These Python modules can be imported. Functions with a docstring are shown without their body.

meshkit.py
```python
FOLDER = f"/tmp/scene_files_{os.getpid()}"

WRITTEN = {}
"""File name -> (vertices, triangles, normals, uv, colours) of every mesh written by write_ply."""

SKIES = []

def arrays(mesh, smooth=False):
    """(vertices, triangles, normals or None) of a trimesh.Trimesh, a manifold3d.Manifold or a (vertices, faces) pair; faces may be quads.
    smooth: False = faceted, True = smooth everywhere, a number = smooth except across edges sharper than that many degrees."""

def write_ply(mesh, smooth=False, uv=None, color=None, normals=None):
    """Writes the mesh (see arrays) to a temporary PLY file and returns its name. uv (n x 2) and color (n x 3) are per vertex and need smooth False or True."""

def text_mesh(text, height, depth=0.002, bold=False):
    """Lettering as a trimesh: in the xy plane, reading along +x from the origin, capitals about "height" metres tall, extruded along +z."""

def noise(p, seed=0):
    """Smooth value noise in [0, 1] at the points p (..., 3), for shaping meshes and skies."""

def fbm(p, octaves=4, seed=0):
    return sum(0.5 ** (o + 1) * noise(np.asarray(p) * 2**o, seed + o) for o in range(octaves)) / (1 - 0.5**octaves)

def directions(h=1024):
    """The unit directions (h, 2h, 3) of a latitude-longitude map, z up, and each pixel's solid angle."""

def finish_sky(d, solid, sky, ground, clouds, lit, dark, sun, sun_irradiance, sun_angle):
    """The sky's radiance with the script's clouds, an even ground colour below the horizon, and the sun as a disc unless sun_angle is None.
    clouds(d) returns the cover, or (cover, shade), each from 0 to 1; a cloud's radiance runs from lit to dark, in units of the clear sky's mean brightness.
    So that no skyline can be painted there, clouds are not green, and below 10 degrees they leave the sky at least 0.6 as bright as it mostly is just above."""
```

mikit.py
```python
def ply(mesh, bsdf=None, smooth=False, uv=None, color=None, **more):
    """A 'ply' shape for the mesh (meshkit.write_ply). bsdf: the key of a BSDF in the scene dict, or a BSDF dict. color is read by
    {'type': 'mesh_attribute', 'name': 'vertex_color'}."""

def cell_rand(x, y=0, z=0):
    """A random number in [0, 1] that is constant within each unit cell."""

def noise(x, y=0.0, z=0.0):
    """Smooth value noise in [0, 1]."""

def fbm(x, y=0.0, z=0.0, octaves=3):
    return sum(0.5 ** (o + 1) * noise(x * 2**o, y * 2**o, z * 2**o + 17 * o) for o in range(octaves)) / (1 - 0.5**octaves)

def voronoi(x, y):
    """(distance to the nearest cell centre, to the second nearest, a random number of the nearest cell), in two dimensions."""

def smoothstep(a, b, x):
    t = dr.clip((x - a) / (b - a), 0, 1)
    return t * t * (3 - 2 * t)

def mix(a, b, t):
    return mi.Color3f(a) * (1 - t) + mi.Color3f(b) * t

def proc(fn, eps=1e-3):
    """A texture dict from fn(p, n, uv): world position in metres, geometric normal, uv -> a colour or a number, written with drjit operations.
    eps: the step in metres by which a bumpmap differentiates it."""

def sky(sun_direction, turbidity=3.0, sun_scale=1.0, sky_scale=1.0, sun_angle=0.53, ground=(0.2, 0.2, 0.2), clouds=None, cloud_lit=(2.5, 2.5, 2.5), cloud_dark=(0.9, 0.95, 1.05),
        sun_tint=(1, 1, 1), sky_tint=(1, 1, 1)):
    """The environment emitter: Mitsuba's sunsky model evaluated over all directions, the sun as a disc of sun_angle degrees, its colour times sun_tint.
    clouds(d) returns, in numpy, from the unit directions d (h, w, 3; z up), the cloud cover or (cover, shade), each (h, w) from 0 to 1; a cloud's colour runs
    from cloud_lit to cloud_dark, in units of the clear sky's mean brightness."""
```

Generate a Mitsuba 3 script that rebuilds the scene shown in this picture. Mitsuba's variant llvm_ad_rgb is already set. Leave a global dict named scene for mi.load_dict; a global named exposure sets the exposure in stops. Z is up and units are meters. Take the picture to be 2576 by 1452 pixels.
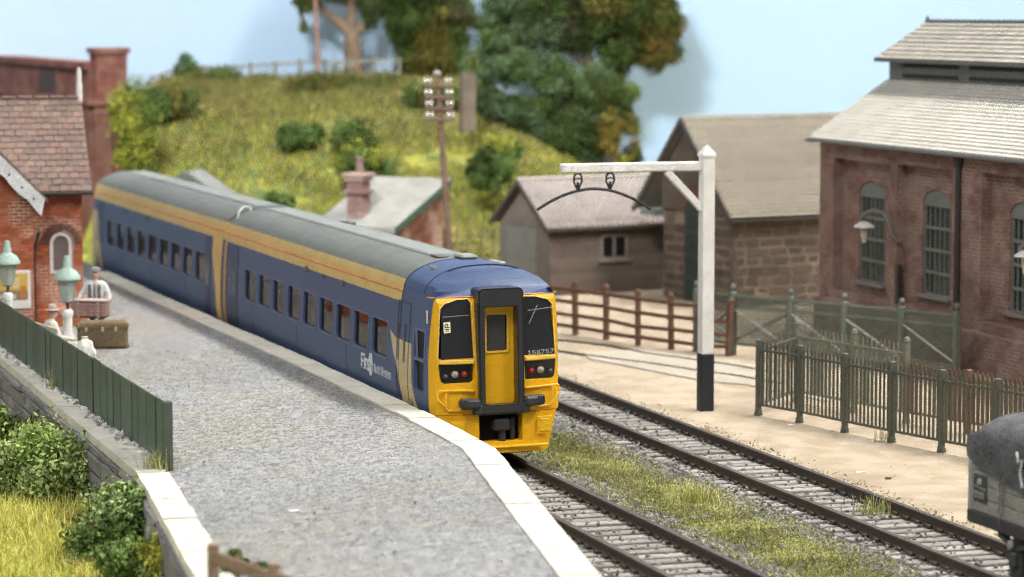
import math, random
import numpy as np, trimesh, mitsuba as mi, drjit as dr, mikit, meshkit
import manifold3d as m3
from shapely.geometry import Polygon, Point
from scipy.spatial import ConvexHull
T = mi.ScalarTransform4f
rng = np.random.default_rng(7)
scene, labels = {}, {}
# ------------------------------------------------------------------ camera, lamps, exposure
AZ, HC = math.radians(18.0), 9.0
CAM = np.array([-16.57, -52.0, HC])
PITCH = math.atan(701 / 7200.0)
RT = np.array([math.cos(AZ), -math.sin(AZ), 0.0])
F0 = np.array([math.sin(AZ), math.cos(AZ), 0.0])
FW = F0 * math.cos(PITCH) - np.array([0, 0, math.sin(PITCH)])
UP = F0 * math.sin(PITCH) + np.array([0, 0, math.cos(PITCH)])
scene['camera'] = {'type': 'thinlens', 'fov': 2 * math.degrees(math.atan(1288 / 7200.0)), 'fov_axis': 'x', 'near_clip': 5.0, 'far_clip': 900.0,
                   'aperture_radius': 0.105, 'focus_distance': 53.5,
                   'to_world': T().look_at(origin=CAM.tolist(), target=(CAM + FW * 50).tolist(), up=[0, 0, 1])}
exposure = 0.0
def lamp(key, centre, look, half_w, half_l, power, tint, label):
    c, l = np.array(centre, float), np.array(look, float)
    scene[key] = {'type': 'rectangle', 'to_world': T().look_at(origin=c.tolist(), target=l.tolist(), up=[0, 1, 0]) @ T().scale([half_w, half_l, 1]),
                  'bsdf': {'type': 'diffuse', 'reflectance': {'type': 'rgb', 'value': [.7, .7, .7]}},
                  'emitter': {'type': 'area', 'radiance': {'type': 'rgb', 'value': [power * t for t in tint]}}}
    labels[key] = {'label': label, 'category': 'lamp', 'kind': 'structure'}
lamp('exhibition_lamp', (38, -2, 64), (4, 6, 0), 4.0, 52, 38, (1.0, .955, .88), 'long white strip lamp hung high above the layout beyond the yard')
lamp('exhibition_lamp_001', (-30, -34, 56), (4, 34, 4), 12, 15, 11.5, (1.0, .97, .92), 'broad white lamp hung high above the near platform side')
#lamp('exhibition_lamp_002', (40, 26, 48), tuple((CAM + F0 * 123 - RT * 7)[:2]) + (6,), 3, 16, 5, (.96, .98, 1.0), 'white strip lamp hung beyond the factory, turned towards the painted backdrop')
for k_, (x_, y_) in enumerate(((-17.5, 0), (-13.0, -3))):  # added unseen spots: light the backdrop and trees, spare the platform
    scene['added_backdrop_spot_%d' % k_] = {'type': 'spot', 'intensity': {'type': 'rgb', 'value': [6500, 6700, 6900]}, 'cutoff_angle': 22, 'beam_width': 17,
        'to_world': T().look_at(origin=[x_, y_, 38], target=[21.0, 64.0, 8], up=[0, 0, 1])}
scene['hall_light'] = {'type': 'constant', 'radiance': {'type': 'rgb', 'value': [.30, .31, .32]}}
# pixel of the photograph (2576 wide) -> point: on a level, or at a distance
def ray(x, y): return FW * 7200 + RT * (x - 1288) - UP * (y - 726)
def gz(x, y, z):
    d = ray(x, y); return CAM + d * (z - HC) / d[2]
def aX(x, y, X):
    d = ray(x, y); return CAM + d * (X - CAM[0]) / d[0]
def aD(x, y, D):
    d = ray(x, y); return CAM + d * D / (d @ FW)
# ------------------------------------------------------------------ helpers
USED = {}
def key_of(name, parent=None):
    k = name if parent is None else parent + '__' + name
    n = USED.get(k, -1) + 1
    USED[k] = n
    return k if n == 0 else '%s_%03d' % (k, n)
def thing(name, label, cat, group=None, kind=None):
    k = key_of(name)
    labels[k] = {'label': label, 'category': cat}
    if group: labels[k]['group'] = group
    if kind: labels[k]['kind'] = kind
    return k
def packuv(col, grain):
    c = np.clip(np.asarray(col, float), 0, 1)
    return np.stack([np.floor(c[..., 0] * 1000) + .05 + .9 * c[..., 1], grain + .05 + .9 * c[..., 2]], -1)
class MB:
    def __init__(s): s.v, s.f, s.n = [], [], 0
    def add(s, v, f, M=None):
        v = np.asarray(v, float); f = np.asarray(f, int)
        if f.shape[1] == 4: f = np.vstack([f[:, [0, 1, 2]], f[:, [0, 2, 3]]])
        if M is not None: v = v @ np.asarray(M)[:3, :3].T + np.asarray(M)[:3, 3]
        s.v.append(v); s.f.append(f + s.n); s.n += len(v); return s
    def mesh(s): return trimesh.Trimesh(np.vstack(s.v), np.vstack(s.f), process=False)
    def box(s, c, size, M=None, ch=0.0):
        v, f = cbox(size, ch); return s.add(v + np.asarray(c, float), f, M)
    def bar(s, a, b, w, h, up=(0, 0, 1), ch=0.0):
        v, f = cbox((np.linalg.norm(np.subtract(b, a)), w, h), ch); return s.add(v, f, frame(a, b, up))
    def man(s, m, M=None):
        q = m.to_mesh(); return s.add(q.vert_properties[:, :3], q.tri_verts, M)
    def tube(s, pts, r, n=8, cap=True):
        pts = np.asarray(pts, float); r = np.broadcast_to(r, len(pts)).astype(float)
        t = np.gradient(pts, axis=0); t /= np.linalg.norm(t, axis=1, keepdims=True) + 1e-12
        ref = np.array([0, 0, 1.0]) if abs(t[:, 2]).mean() < .8 else np.array([1.0, 0, 0])
        u = np.cross(t, ref); u /= np.linalg.norm(u, axis=1, keepdims=True) + 1e-12; w = np.cross(t, u)
        a = np.arange(n) * 2 * np.pi / n
        v = (pts[:, None] + r[:, None, None] * (np.cos(a)[None, :, None] * u[:, None] + np.sin(a)[None, :, None] * w[:, None])).reshape(-1, 3)
        f = []
        for i in range(len(pts) - 1):
            for j in range(n):
                k = (j + 1) % n; f.append([i * n + j, (i + 1) * n + j, (i + 1) * n + k, i * n + k])
        s.add(v, f)
        if cap:
            for e, o in ((0, 0), (len(pts) - 1, 1)):
                b = v[e * n:(e + 1) * n]; ff = [[0, j, j + 1] if o == 0 else [0, j + 1, j] for j in range(1, n - 1)]
                s.add(b, ff)
        return s
    def lathe(s, prof, c, n=12, M=None):
        a = np.arange(n) * 2 * np.pi / n
        v = np.array([[r * math.cos(q), r * math.sin(q), z] for r, z in prof for q in a]) + np.asarray(c, float)
        f = [[i * n + j, i * n + (j + 1) % n, (i + 1) * n + (j + 1) % n, (i + 1) * n + j] for i in range(len(prof) - 1) for j in range(n)]
        return s.add(v, f, M)
_CH = {}
def cbox(size, ch=0.0):
    sx, sy, sz = [max(q, 1e-4) / 2 for q in size]
    if ch <= 0:
        v = np.array([[x, y, z] for x in (-sx, sx) for y in (-sy, sy) for z in (-sz, sz)])
        return v, np.array([[0, 1, 3], [0, 3, 2], [4, 6, 7], [4, 7, 5], [0, 4, 5], [0, 5, 1], [2, 3, 7], [2, 7, 6], [0, 2, 6], [0, 6, 4], [1, 5, 7], [1, 7, 3]])
    c = min(ch, .45 * 2 * min(sx, sy, sz))
    sg = np.array([[x, y, z] for x in (-1, 1) for y in (-1, 1) for z in (-1, 1)], float)
    v = np.vstack([sg * np.array([sx, sy, sz]) - sg * c * np.array([k != 0, k != 1, k != 2], float) for k in range(3)])
    if 't' not in _CH:
        q = np.vstack([sg - sg * .2 * np.array([k != 0, k != 1, k != 2], float) for k in range(3)])
        h = ConvexHull(q); f = h.simplices.copy()
        for i, t in enumerate(f):
            nn = np.cross(q[t[1]] - q[t[0]], q[t[2]] - q[t[0]])
            if nn @ q[t].mean(0) < 0: f[i] = t[::-1]
        _CH['t'] = f
    return v, _CH['t']
def frame(a, b, up=(0, 0, 1)):
    a, b = np.asarray(a, float), np.asarray(b, float); x = (b - a) / np.linalg.norm(b - a)
    u = np.asarray(up, float)
    if abs(x @ u) > .98: u = np.array([0, 1.0, 0])
    y = np.cross(u, x); y /= np.linalg.norm(y); z = np.cross(x, y)
    M = np.eye(4); M[:3, 0], M[:3, 1], M[:3, 2], M[:3, 3] = x, y, z, (a + b) / 2; return M
def RZ(deg, t=(0, 0, 0)):
    a = math.radians(deg); M = np.eye(4); M[:2, :2] = [[math.cos(a), -math.sin(a)], [math.sin(a), math.cos(a)]]; M[:3, 3] = t; return M
def RY(deg):
    a = math.radians(deg); M = np.eye(4); M[0, 0] = M[2, 2] = math.cos(a); M[0, 2], M[2, 0] = math.sin(a), -math.sin(a); return M
def put(key, mesh, bsdf='matte', col=None, grain=2, smooth=False, M=None, uv=None):
    if isinstance(mesh, MB): mesh = mesh.mesh()
    if isinstance(mesh, m3.Manifold):
        q = mesh.to_mesh(); mesh = trimesh.Trimesh(q.vert_properties[:, :3], q.tri_verts, process=False)
    if M is not None: mesh = mesh.copy(); mesh.apply_transform(M)
    if smooth not in (False, True):
        mesh = trimesh.graph.smooth_shade(mesh, angle=math.radians(smooth), facet_minarea=None); smooth = True
    if col is not None: uv = np.broadcast_to(packuv(col, grain), (len(mesh.vertices), 2)) if np.ndim(col) == 1 else packuv(col, grain)
    scene[key] = mikit.ply(mesh, bsdf, smooth=smooth, uv=uv)
    return key
def part(parent, name, mesh, *a, label=None, stuff=False, **k):
    key = key_of(name, parent); put(key, mesh, *a, **k)
    if label or stuff:
        labels[key] = {}
        if label: labels[key]['label'] = label
        if stuff: labels[key]['kind'] = 'stuff'
    return key
def struct(name, mesh, *a, kind='structure', label=None, cat=None, **k):
    key = key_of(name); put(key, mesh, *a, **k)
    labels[key] = {'label': label or name, 'category': cat or name.replace('_', ' '), 'kind': kind}; return key
def extrude(poly, z0, z1):
    m = trimesh.creation.extrude_polygon(poly, z1 - z0, engine='earcut'); m.apply_translation([0, 0, z0]); return m
def prism_man(pts, h0, h1, plane='xz'):
    """polygon in a plane, extruded along the third axis, as a manifold"""
    cs = m3.CrossSection([np.asarray(pts, float)], m3.FillRule.NonZero)
    m = m3.Manifold.extrude(cs, h1 - h0).translate([0, 0, h0])
    if plane == 'xy': return m
    if plane == 'xz': return m.rotate([90, 0, 0]).mirror([0, 1, 0])
    return m.rotate([90, 0, 90])                      # 'yz': polygon x -> Y, y -> Z, extruded along X
def mbox(x0, x1, y0, y1, z0, z1): return m3.Manifold.cube([x1 - x0, y1 - y0, z1 - z0]).translate([x0, y0, z0])
# ------------------------------------------------------------------ materials
N3 = lambda p, s, o=0.0: mikit.fbm(p.x * s + o, p.y * s + 3.1, p.z * s + 1.7)
def packed(p, n, uv):
    u = uv.x; v = uv.y; fu = dr.floor(u); a = dr.floor(v)
    c = mi.Color3f(fu / 1000.0, (u - fu - .05) / .9, (v - a - .05) / .9)
    k = 1 + a * (.11 * (N3(p, 2.3) - .5) + .10 * (mikit.noise(p.x * 26, p.y * 26, p.z * 26) - .5))
    return dr.maximum(c * k, 0.002)
PK = mikit.proc(packed)
def wet(p, n, uv): return .001 * mikit.noise(p.x * 30, p.y * 30, p.z * 30)
def two(d): return {'type': 'twosided', 'nested': d}
scene['matte'] = two({'type': 'principled', 'base_color': PK, 'roughness': .85, 'specular': .3})
scene['satin'] = two({'type': 'principled', 'base_color': PK, 'roughness': .5, 'specular': .45})
scene['gloss'] = two({'type': 'principled', 'base_color': PK, 'roughness': .17, 'specular': .6, 'clearcoat': .4, 'clearcoat_gloss': .9})
scene['leaf'] = two({'type': 'diffuse', 'reflectance': PK})
scene['iron'] = two({'type': 'principled', 'base_color': PK, 'roughness': .5, 'metallic': .35, 'specular': .4})
scene['glass'] = {'type': 'thindielectric', 'int_ior': 1.5, 'specular_transmittance': {'type': 'rgb', 'value': [.40, .36, .33]}, 'specular_reflectance': {'type': 'rgb', 'value': [.42, .40, .38]}}
def c3(*a): return mi.Color3f(*a)
def sand_fn(p, n, uv):
    a = N3(p, .35); b = N3(p, 2.2, 5.0); c = mikit.noise(p.x * 22, p.y * 22, 0.0); d = mikit.noise(p.x * 60, p.y * 60, 3.0)
    k = .78 + .22 * a + .18 * (b - .5) + .14 * (c - .5) + .12 * (d - .5)
    return mikit.mix(c3(.385, .312, .225), c3(.435, .368, .282), mikit.smoothstep(.3, .7, b)) * k
def pad_fn(p, n, uv):
    k = .93 + .16 * (N3(p, 1.1) - .5) + .10 * (mikit.noise(p.x * 20, p.y * 20, 0.0) - .5)
    return c3(.41, .37, .31) * k
def gravel_fn(p, n, uv):
    x, y = p.x, p.y
    w1 = mikit.noise(x * 6 + 2, y * 6, 0.0)
    f1 = mikit.noise(x * 9 + y * 9 + w1 * 3, y * 24 - x * 8, 1.0); f2 = mikit.noise(x * 34 + w1 * 4, y * 14 + w1 * 3, 5.0); f3 = mikit.noise(x * 52, y * 44, 9.0)
    t = .36 * f1 + .32 * f2 + .32 * f3
    k = .40 + .72 * mikit.smoothstep(.30, .74, t)
    big = N3(p, .55)
    col = mikit.mix(c3(.315, .322, .332), c3(.33, .325, .31), mikit.smoothstep(.35, .65, big))
    return col * k * (.86 + .28 * N3(p, .22, 9.0))
def concrete_fn(p, n, uv):
    k = 1 + .22 * (N3(p, 1.5) - .5) + .16 * (N3(p, 9.0) - .5) - .22 * mikit.smoothstep(.63, .80, N3(p, 5.0, 4.0))
    return c3(.62, .595, .52) * k * (.93 + .12 * uv.x)
def coping_fn(p, n, uv):
    k = 1 + .4 * (N3(p, 1.3) - .5) + .25 * (N3(p, 9.0) - .5) - .4 * mikit.smoothstep(.60, .78, N3(p, 3.0, 4.0))
    return c3(.55, .535, .475) * k * (.93 + .12 * uv.x)
def brickwork(c1, c2, mortar, bw, bh, joint, dirt):
    def fn(p, n, uv):
        l = dr.sqrt(n.x * n.x + n.y * n.y) + 1e-4
        u = (p.y * n.x - p.x * n.y) / l / bw; v = p.z / bh
        row = dr.floor(v); u = u + .5 * (row - 2 * dr.floor(row / 2)); iu = dr.floor(u)
        r = mikit.cell_rand(iu, row, 3)
        du = dr.minimum(u - iu, 1 - (u - iu)) * bw; dv = dr.minimum(v - row, 1 - (v - row)) * bh
        m = mikit.smoothstep(joint, joint * 2.2, dr.minimum(du, dv))
        big = N3(p, .8); fine = N3(p, 7.0)
        c = mikit.mix(mi.Color3f(*c1), mi.Color3f(*c2), mikit.smoothstep(.15, .85, .6 * r + .5 * big))
        mort = mikit.mix(c * .75, mi.Color3f(*mortar), mikit.smoothstep(.40, .62, N3(p, 1.7, 8.0)))
        return mikit.mix(mort, c, m) * (1 + dirt * (big - .5)) * (.85 + .3 * fine)
    return fn
def backdrop_fn(p, n, uv):
    k = 1 + .05 * (N3(p, .12) - .5) + .03 * (N3(p, .02, 4.0) - .5) + .02 * (N3(p, 3.0) - .5)
    return mikit.mix(c3(.58, .72, .85), c3(.43, .58, .76), mikit.smoothstep(-25.0, 22.0, p.x * .95 - p.y * .31 + 20.0)) * k
def hill_fn(p, n, uv):
    a = N3(p, .33); b = N3(p, 1.4, 3.0); c = mikit.noise(p.x * 9, p.y * 9, p.z * 9)
    g = mikit.mix(c3(.17, .185, .045), c3(.36, .34, .065), mikit.smoothstep(.34, .60, a))
    g = mikit.mix(g, c3(.085, .125, .045), mikit.smoothstep(.48, .64, b) * .85)
    g = mikit.mix(g, c3(.36, .26, .12), mikit.smoothstep(.56, .70, N3(p, .55, 11.0)) * .7)
    g = mikit.mix(g, c3(.15, .13, .055), .8 * mikit.smoothstep(3.9, 5.9, p.z + 2.4 * (N3(p, .5, 21.0) - .5)))
    return g * (.72 + .5 * c)
def bed_fn(p, n, uv):
    a, b, w = mikit.voronoi(p.x * 11, p.y * 11)
    return mikit.mix(c3(.045, .042, .038), c3(.15, .142, .13), .25 + .6 * w) * (.45 + .55 * mikit.smoothstep(.02, .22, b - a))
def surf(name, fn, rough=.9, spec=.2, bump=None, scale=1.0, eps=.004):
    d = {'type': 'principled', 'base_color': mikit.proc(fn), 'roughness': rough, 'specular': spec}
    if bump: d = {'type': 'bumpmap', 'nested': d, 'arbitrary': mikit.proc(bump, eps), 'scale': scale}
    scene[name] = two(d)
surf('sand', sand_fn); surf('pad', pad_fn); surf('gravel', gravel_fn); surf('concrete', concrete_fn); surf('coping', coping_fn)
surf('backdrop_paint', backdrop_fn); surf('hill_turf', hill_fn); surf('track_bed', bed_fn)
surf('verge_soil', lambda p, n, uv: mikit.mix(c3(.20, .175, .12), c3(.21, .205, .085), mikit.smoothstep(.4, .6, N3(p, 1.3))) * (.6 + .8 * mikit.noise(p.x * 24, p.y * 24, 0.0)))
surf('station_brick', brickwork((.30, .082, .042), (.44, .145, .075), (.55, .42, .34), .235, .085, .009, .5))
surf('factory_brick', brickwork((.20, .118, .098), (.27, .172, .146), (.34, .26, .225), .26, .095, .010, .35))
surf('bridge_brick', brickwork((.150, .058, .045), (.215, .092, .070), (.24, .14, .11), .30, .11, .012, .5))
surf('chimney_brick', brickwork((.215, .13, .115), (.28, .18, .16), (.32, .24, .21), .3, .11, .012, .4))
surf('hut_brick', brickwork((.16, .06, .042), (.28, .125, .085), (.38, .29, .22), .34, .13, .02, .4))
WHITE = (.78, .77, .74)
# ------------------------------------------------------------------ setting
Z_SAND, Z_PLAT, RAIL = .20, 1.30, .25
def grid_sheet(x0, x1, y0, y1, step, zf):
    xs, ys = np.arange(x0, x1 + step / 2, step), np.arange(y0, y1 + step / 2, step)
    X, Y = np.meshgrid(xs, ys); Z = zf(X, Y); w = len(xs)
    i, j = np.meshgrid(np.arange(len(ys) - 1), np.arange(w - 1), indexing='ij'); a = (i * w + j).ravel()
    return trimesh.Trimesh(np.stack([X, Y, Z], -1).reshape(-1, 3), np.vstack([np.c_[a, a + 1, a + w + 1], np.c_[a, a + w + 1, a + w]]), process=False)
def nz(X, Y, s, seed=0): return meshkit.fbm(np.stack([X * s, Y * s, 0 * X], -1), 3, seed)
struct('ground', grid_sheet(-60, 70, -70, 90, 10, lambda X, Y: 0 * X - .35), 'track_bed', label='dark ground under the whole layout')
struct('ballast_bed', grid_sheet(-1.3, 6.4, -30, 60, .3, lambda X, Y: -.10 + .05 * (nz(X, Y, 1.2) - .5)), 'track_bed', label='grey ballast bed under both tracks')
# sandy yard with an uneven edge beside the second track
ys = np.arange(-32, 60, .35)
edge = [(5.715 + .07 * (meshkit.noise(np.array([0.3, y * .9, 0])) - .5) + .05 * (meshkit.noise(np.array([2.3, y * 3.0, 0])) - .5), y) for y in ys]
yard = Polygon(edge + [(60, 60), (60, -32)])
def sheet_poly(poly, z, thick=.3): return extrude(poly, z - thick, z)
struct('yard_ground', sheet_poly(yard, Z_SAND), 'sand', label='pale sandy yard ground beyond the second track')
# pale concrete crossing with the inlaid siding
pad_px = [(1476, 893), (1500, 888), (1560, 884), (1620, 884), (1700, 893), (1765, 902), (1860, 915), (1960, 929), (2080, 948), (2080, 1010), (1960, 985), (1880, 968), (1800, 962), (1700, 945), (1600, 925), (1530, 912), (1490, 905)]
pad = Polygon([gz(x, y, .21)[:2] for x, y in pad_px]).buffer(.06)
struct('crossing_slab', extrude(pad, .19, .232), 'pad', label='pale concrete crossing slab between the brown fence and the post')
# platform
PE = [(-2.06, 40), (-1.92, 31.6), (-1.80, 24.2), (-1.62, 16.9), (-1.40, 8), (-1.36, 2.3), (-1.36, -.6), (-1.44, -4.45), (-3.53, -15.8), (-5.55, -27)]
WL = [(-7.9, 30), (-7.92, 11.3), (-7.95, -5.29), (-8.82, -14.1), (-10.1, -27)]
plat = Polygon([(x - .02, y) for x, y in PE] + [(x + .02, y) for x, y in WL[::-1]] + [(-20, 30.2), (-20, 40)])
struct('platform', extrude(plat, -.3, Z_PLAT), 'gravel', label='station platform surfaced in grey gravel')
# hill
def hill_z(a, D):
    top = np.interp(a, [-30, -3.4, -1.2, 1.5, 4, 9, 20], [6.0, 6.25, 5.9, 4.6, 3.1, 2.0, 1.6])
    t = np.clip((D - 95.5) / 20.0, 0, 1); t = t * t * (3 - 2 * t) * .55 + t * .45
    cut = np.clip((a + np.where(D < 104, 15.0, 15.8)) / 1.2, 0, 1) ** .7; t = t * cut
    top = top - np.clip(D - 115.8, 0, 9) * .35 + 0 * a
    return .15 + (top - .15) * t + .5 * t * (meshkit.fbm(np.stack([a * .35, D * .35, 0 * a], -1), 3, 4) - .5)
aa, DD = np.meshgrid(np.linspace(-24, 22, 140), np.linspace(94.5, 120.0, 90))
HZ = hill_z(aa, DD)
def world(a, D, z): return CAM[:2][None] * 1.0 + np.stack([F0[0] * D + RT[0] * a, F0[1] * D + RT[1] * a], -1)
hv = np.concatenate([(CAM[:2] + D_[:, None] * F0[:2] + a_[:, None] * RT[:2]) for a_, D_ in [(aa.ravel(), DD.ravel())]])
def W(a, D, z): return np.array([CAM[0] + F0[0] * D + RT[0] * a, CAM[1] + F0[1] * D + RT[1] * a, z])
def hillpt(x, D):
    """a point on the hill in the picture column x at the distance D"""
    a = (x - 1288) / 7200.0 * D * 1.003; return W(a, D, float(hill_z(np.array([a]), np.array([D]))[0]))
nr, nc = aa.shape
i, j = np.meshgrid(np.arange(nr - 1), np.arange(nc - 1), indexing='ij'); q = (i * nc + j).ravel()
struct('hill', trimesh.Trimesh(np.c_[hv, HZ.ravel()], np.vstack([np.c_[q, q + 1, q + nc + 1], np.c_[q, q + nc + 1, q + nc]]), process=False), 'hill_turf', smooth=True, label='grassy yellow green hillside behind the railway')
b = MB(); b.box((0, 0, 14), (150, .4, 40)); bm = b.mesh(); bm.apply_transform(RZ(-18)); bm.apply_translation(W(0, 121.0, 0))
struct('sky', bm, 'backdrop_paint', label='painted pale blue backdrop behind the layout', cat='sky backdrop')
# ------------------------------------------------------------------ foliage
def leaves(centres, radii, n, size, cols, seed, flat=1.0, hollow=.35, base=None):
    """leaf faces through the clumps' volume; one tint per leaf round its clump's"""
    r = np.random.default_rng(seed); V, C = [], []
    for c, rad, col in zip(centres, radii, cols):
        k = max(6, int(n * (rad / np.mean(radii)) ** 2))
        d = r.normal(size=(k, 3)); d /= np.linalg.norm(d, axis=1, keepdims=True)
        rr = rad * (1 + .55 * (r.random(k) < .22) * r.random(k)) * (hollow + (1 - hollow) * r.random(k) ** .6) * (.75 + .5 * meshkit.noise(d * 2.2 + seed + c[0]))
        p = np.asarray(c) + d * rr[:, None] * np.array([1, 1, flat])
        a = r.normal(size=(k, 3)); a /= np.linalg.norm(a, axis=1, keepdims=True)
        b_ = np.cross(a, d + .5 * r.normal(size=(k, 3))); b_ /= np.linalg.norm(b_, axis=1, keepdims=True) + 1e-9
        s = size * (.5 + r.random(k))[:, None]
        V.append(np.stack([p - a * s, p + b_ * s * .6, p + a * s, p - b_ * s * .6], 1))
        tint = np.asarray(col) * (.55 + .9 * r.random((k, 1)) ** 1.3) * np.array([1, 1, 1]) + r.random((k, 1)) * np.array([.025, .015, 0])
        C.append(np.repeat(tint[:, None], 4, 1))
    V = np.concatenate(V).reshape(-1, 3); C = np.concatenate(C).reshape(-1, 3); m = np.arange(0, len(V), 4)
    return trimesh.Trimesh(V, np.vstack([np.c_[m, m + 1, m + 2], np.c_[m, m + 2, m + 3]]), process=False), C
def blob(c, R, k, r, flat=.8, small=.42):
    """clump centres and radii filling an ellipsoid of radii R"""
    c = np.asarray(c, float); R = np.asarray(R, float); out = []
    for _ in range(k):
        d = r.normal(size=3); d /= np.linalg.norm(d); out.append(c + d * R * (.3 + .75 * r.random()))
    return out, [float(np.mean(R)) * small * (.6 + .8 * r.random()) for _ in range(k)]
G_DARK, G_MID, G_YEL, G_BLUE, G_OLV = (.046, .078, .026), (.095, .155, .048), (.30, .32, .055), (.105, .165, .085), (.17, .155, .045)
def bush(name, label, c, R, k, n, size, pal, seed, group=None, cat='bush', small=.42):
    r = np.random.default_rng(seed); t = thing(name, label, cat, group)
    cs, rs = blob(c, R, k, r, small=small)
    cols = [np.asarray(pal[int(r.integers(len(pal)))]) * (.8 + .4 * r.random()) for _ in cs]
    m, C = leaves(cs, rs, n, size, cols, seed); part(t, 'foliage', m, 'leaf', col=C, grain=0)
    s = MB()
    for q in cs[:4]: s.tube([(c[0], c[1], c[2] - R[2]), (np.asarray(c) + q) / 2 - [0, 0, R[2] * .3], q], [.05 * R[0], .03 * R[0], .015 * R[0]], 5)
    part(t, 'stem', s, 'matte', col=(.09, .06, .035)); return t
def grass(pts, h, w, cols, seed, lean=.5, bend=True):
    r = np.random.default_rng(seed); k = len(pts); pts = np.asarray(pts, float)
    a = r.random(k) * 2 * np.pi; dx = np.stack([np.cos(a), np.sin(a), 0 * a], -1); side = np.stack([-np.sin(a), np.cos(a), 0 * a], -1)
    hh = (h * (.5 + r.random(k)))[:, None]; ln = lean * r.random((k, 1)) * hh
    p1 = pts + dx * ln * .35 + np.array([0, 0, 1]) * hh * .6; p2 = pts + dx * ln * 1.1 + np.array([0, 0, 1]) * hh * (1 - .35 * ln / hh)
    sw = side * w
    V = np.stack([pts - sw, pts + sw, p1 + sw * .7, p1 - sw * .7, p2], 1).reshape(-1, 3); m = np.arange(0, len(V), 5)
    F = np.vstack([np.c_[m, m + 1, m + 2], np.c_[m, m + 2, m + 3], np.c_[m + 3, m + 2, m + 4]])
    cols = np.asarray(cols, float); C = cols[r.integers(len(cols), size=k)] * (.7 + .6 * r.random((k, 1)))
    return trimesh.Trimesh(V, F, process=False), np.repeat(C[:, None], 5, 1).reshape(-1, 3)
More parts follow.
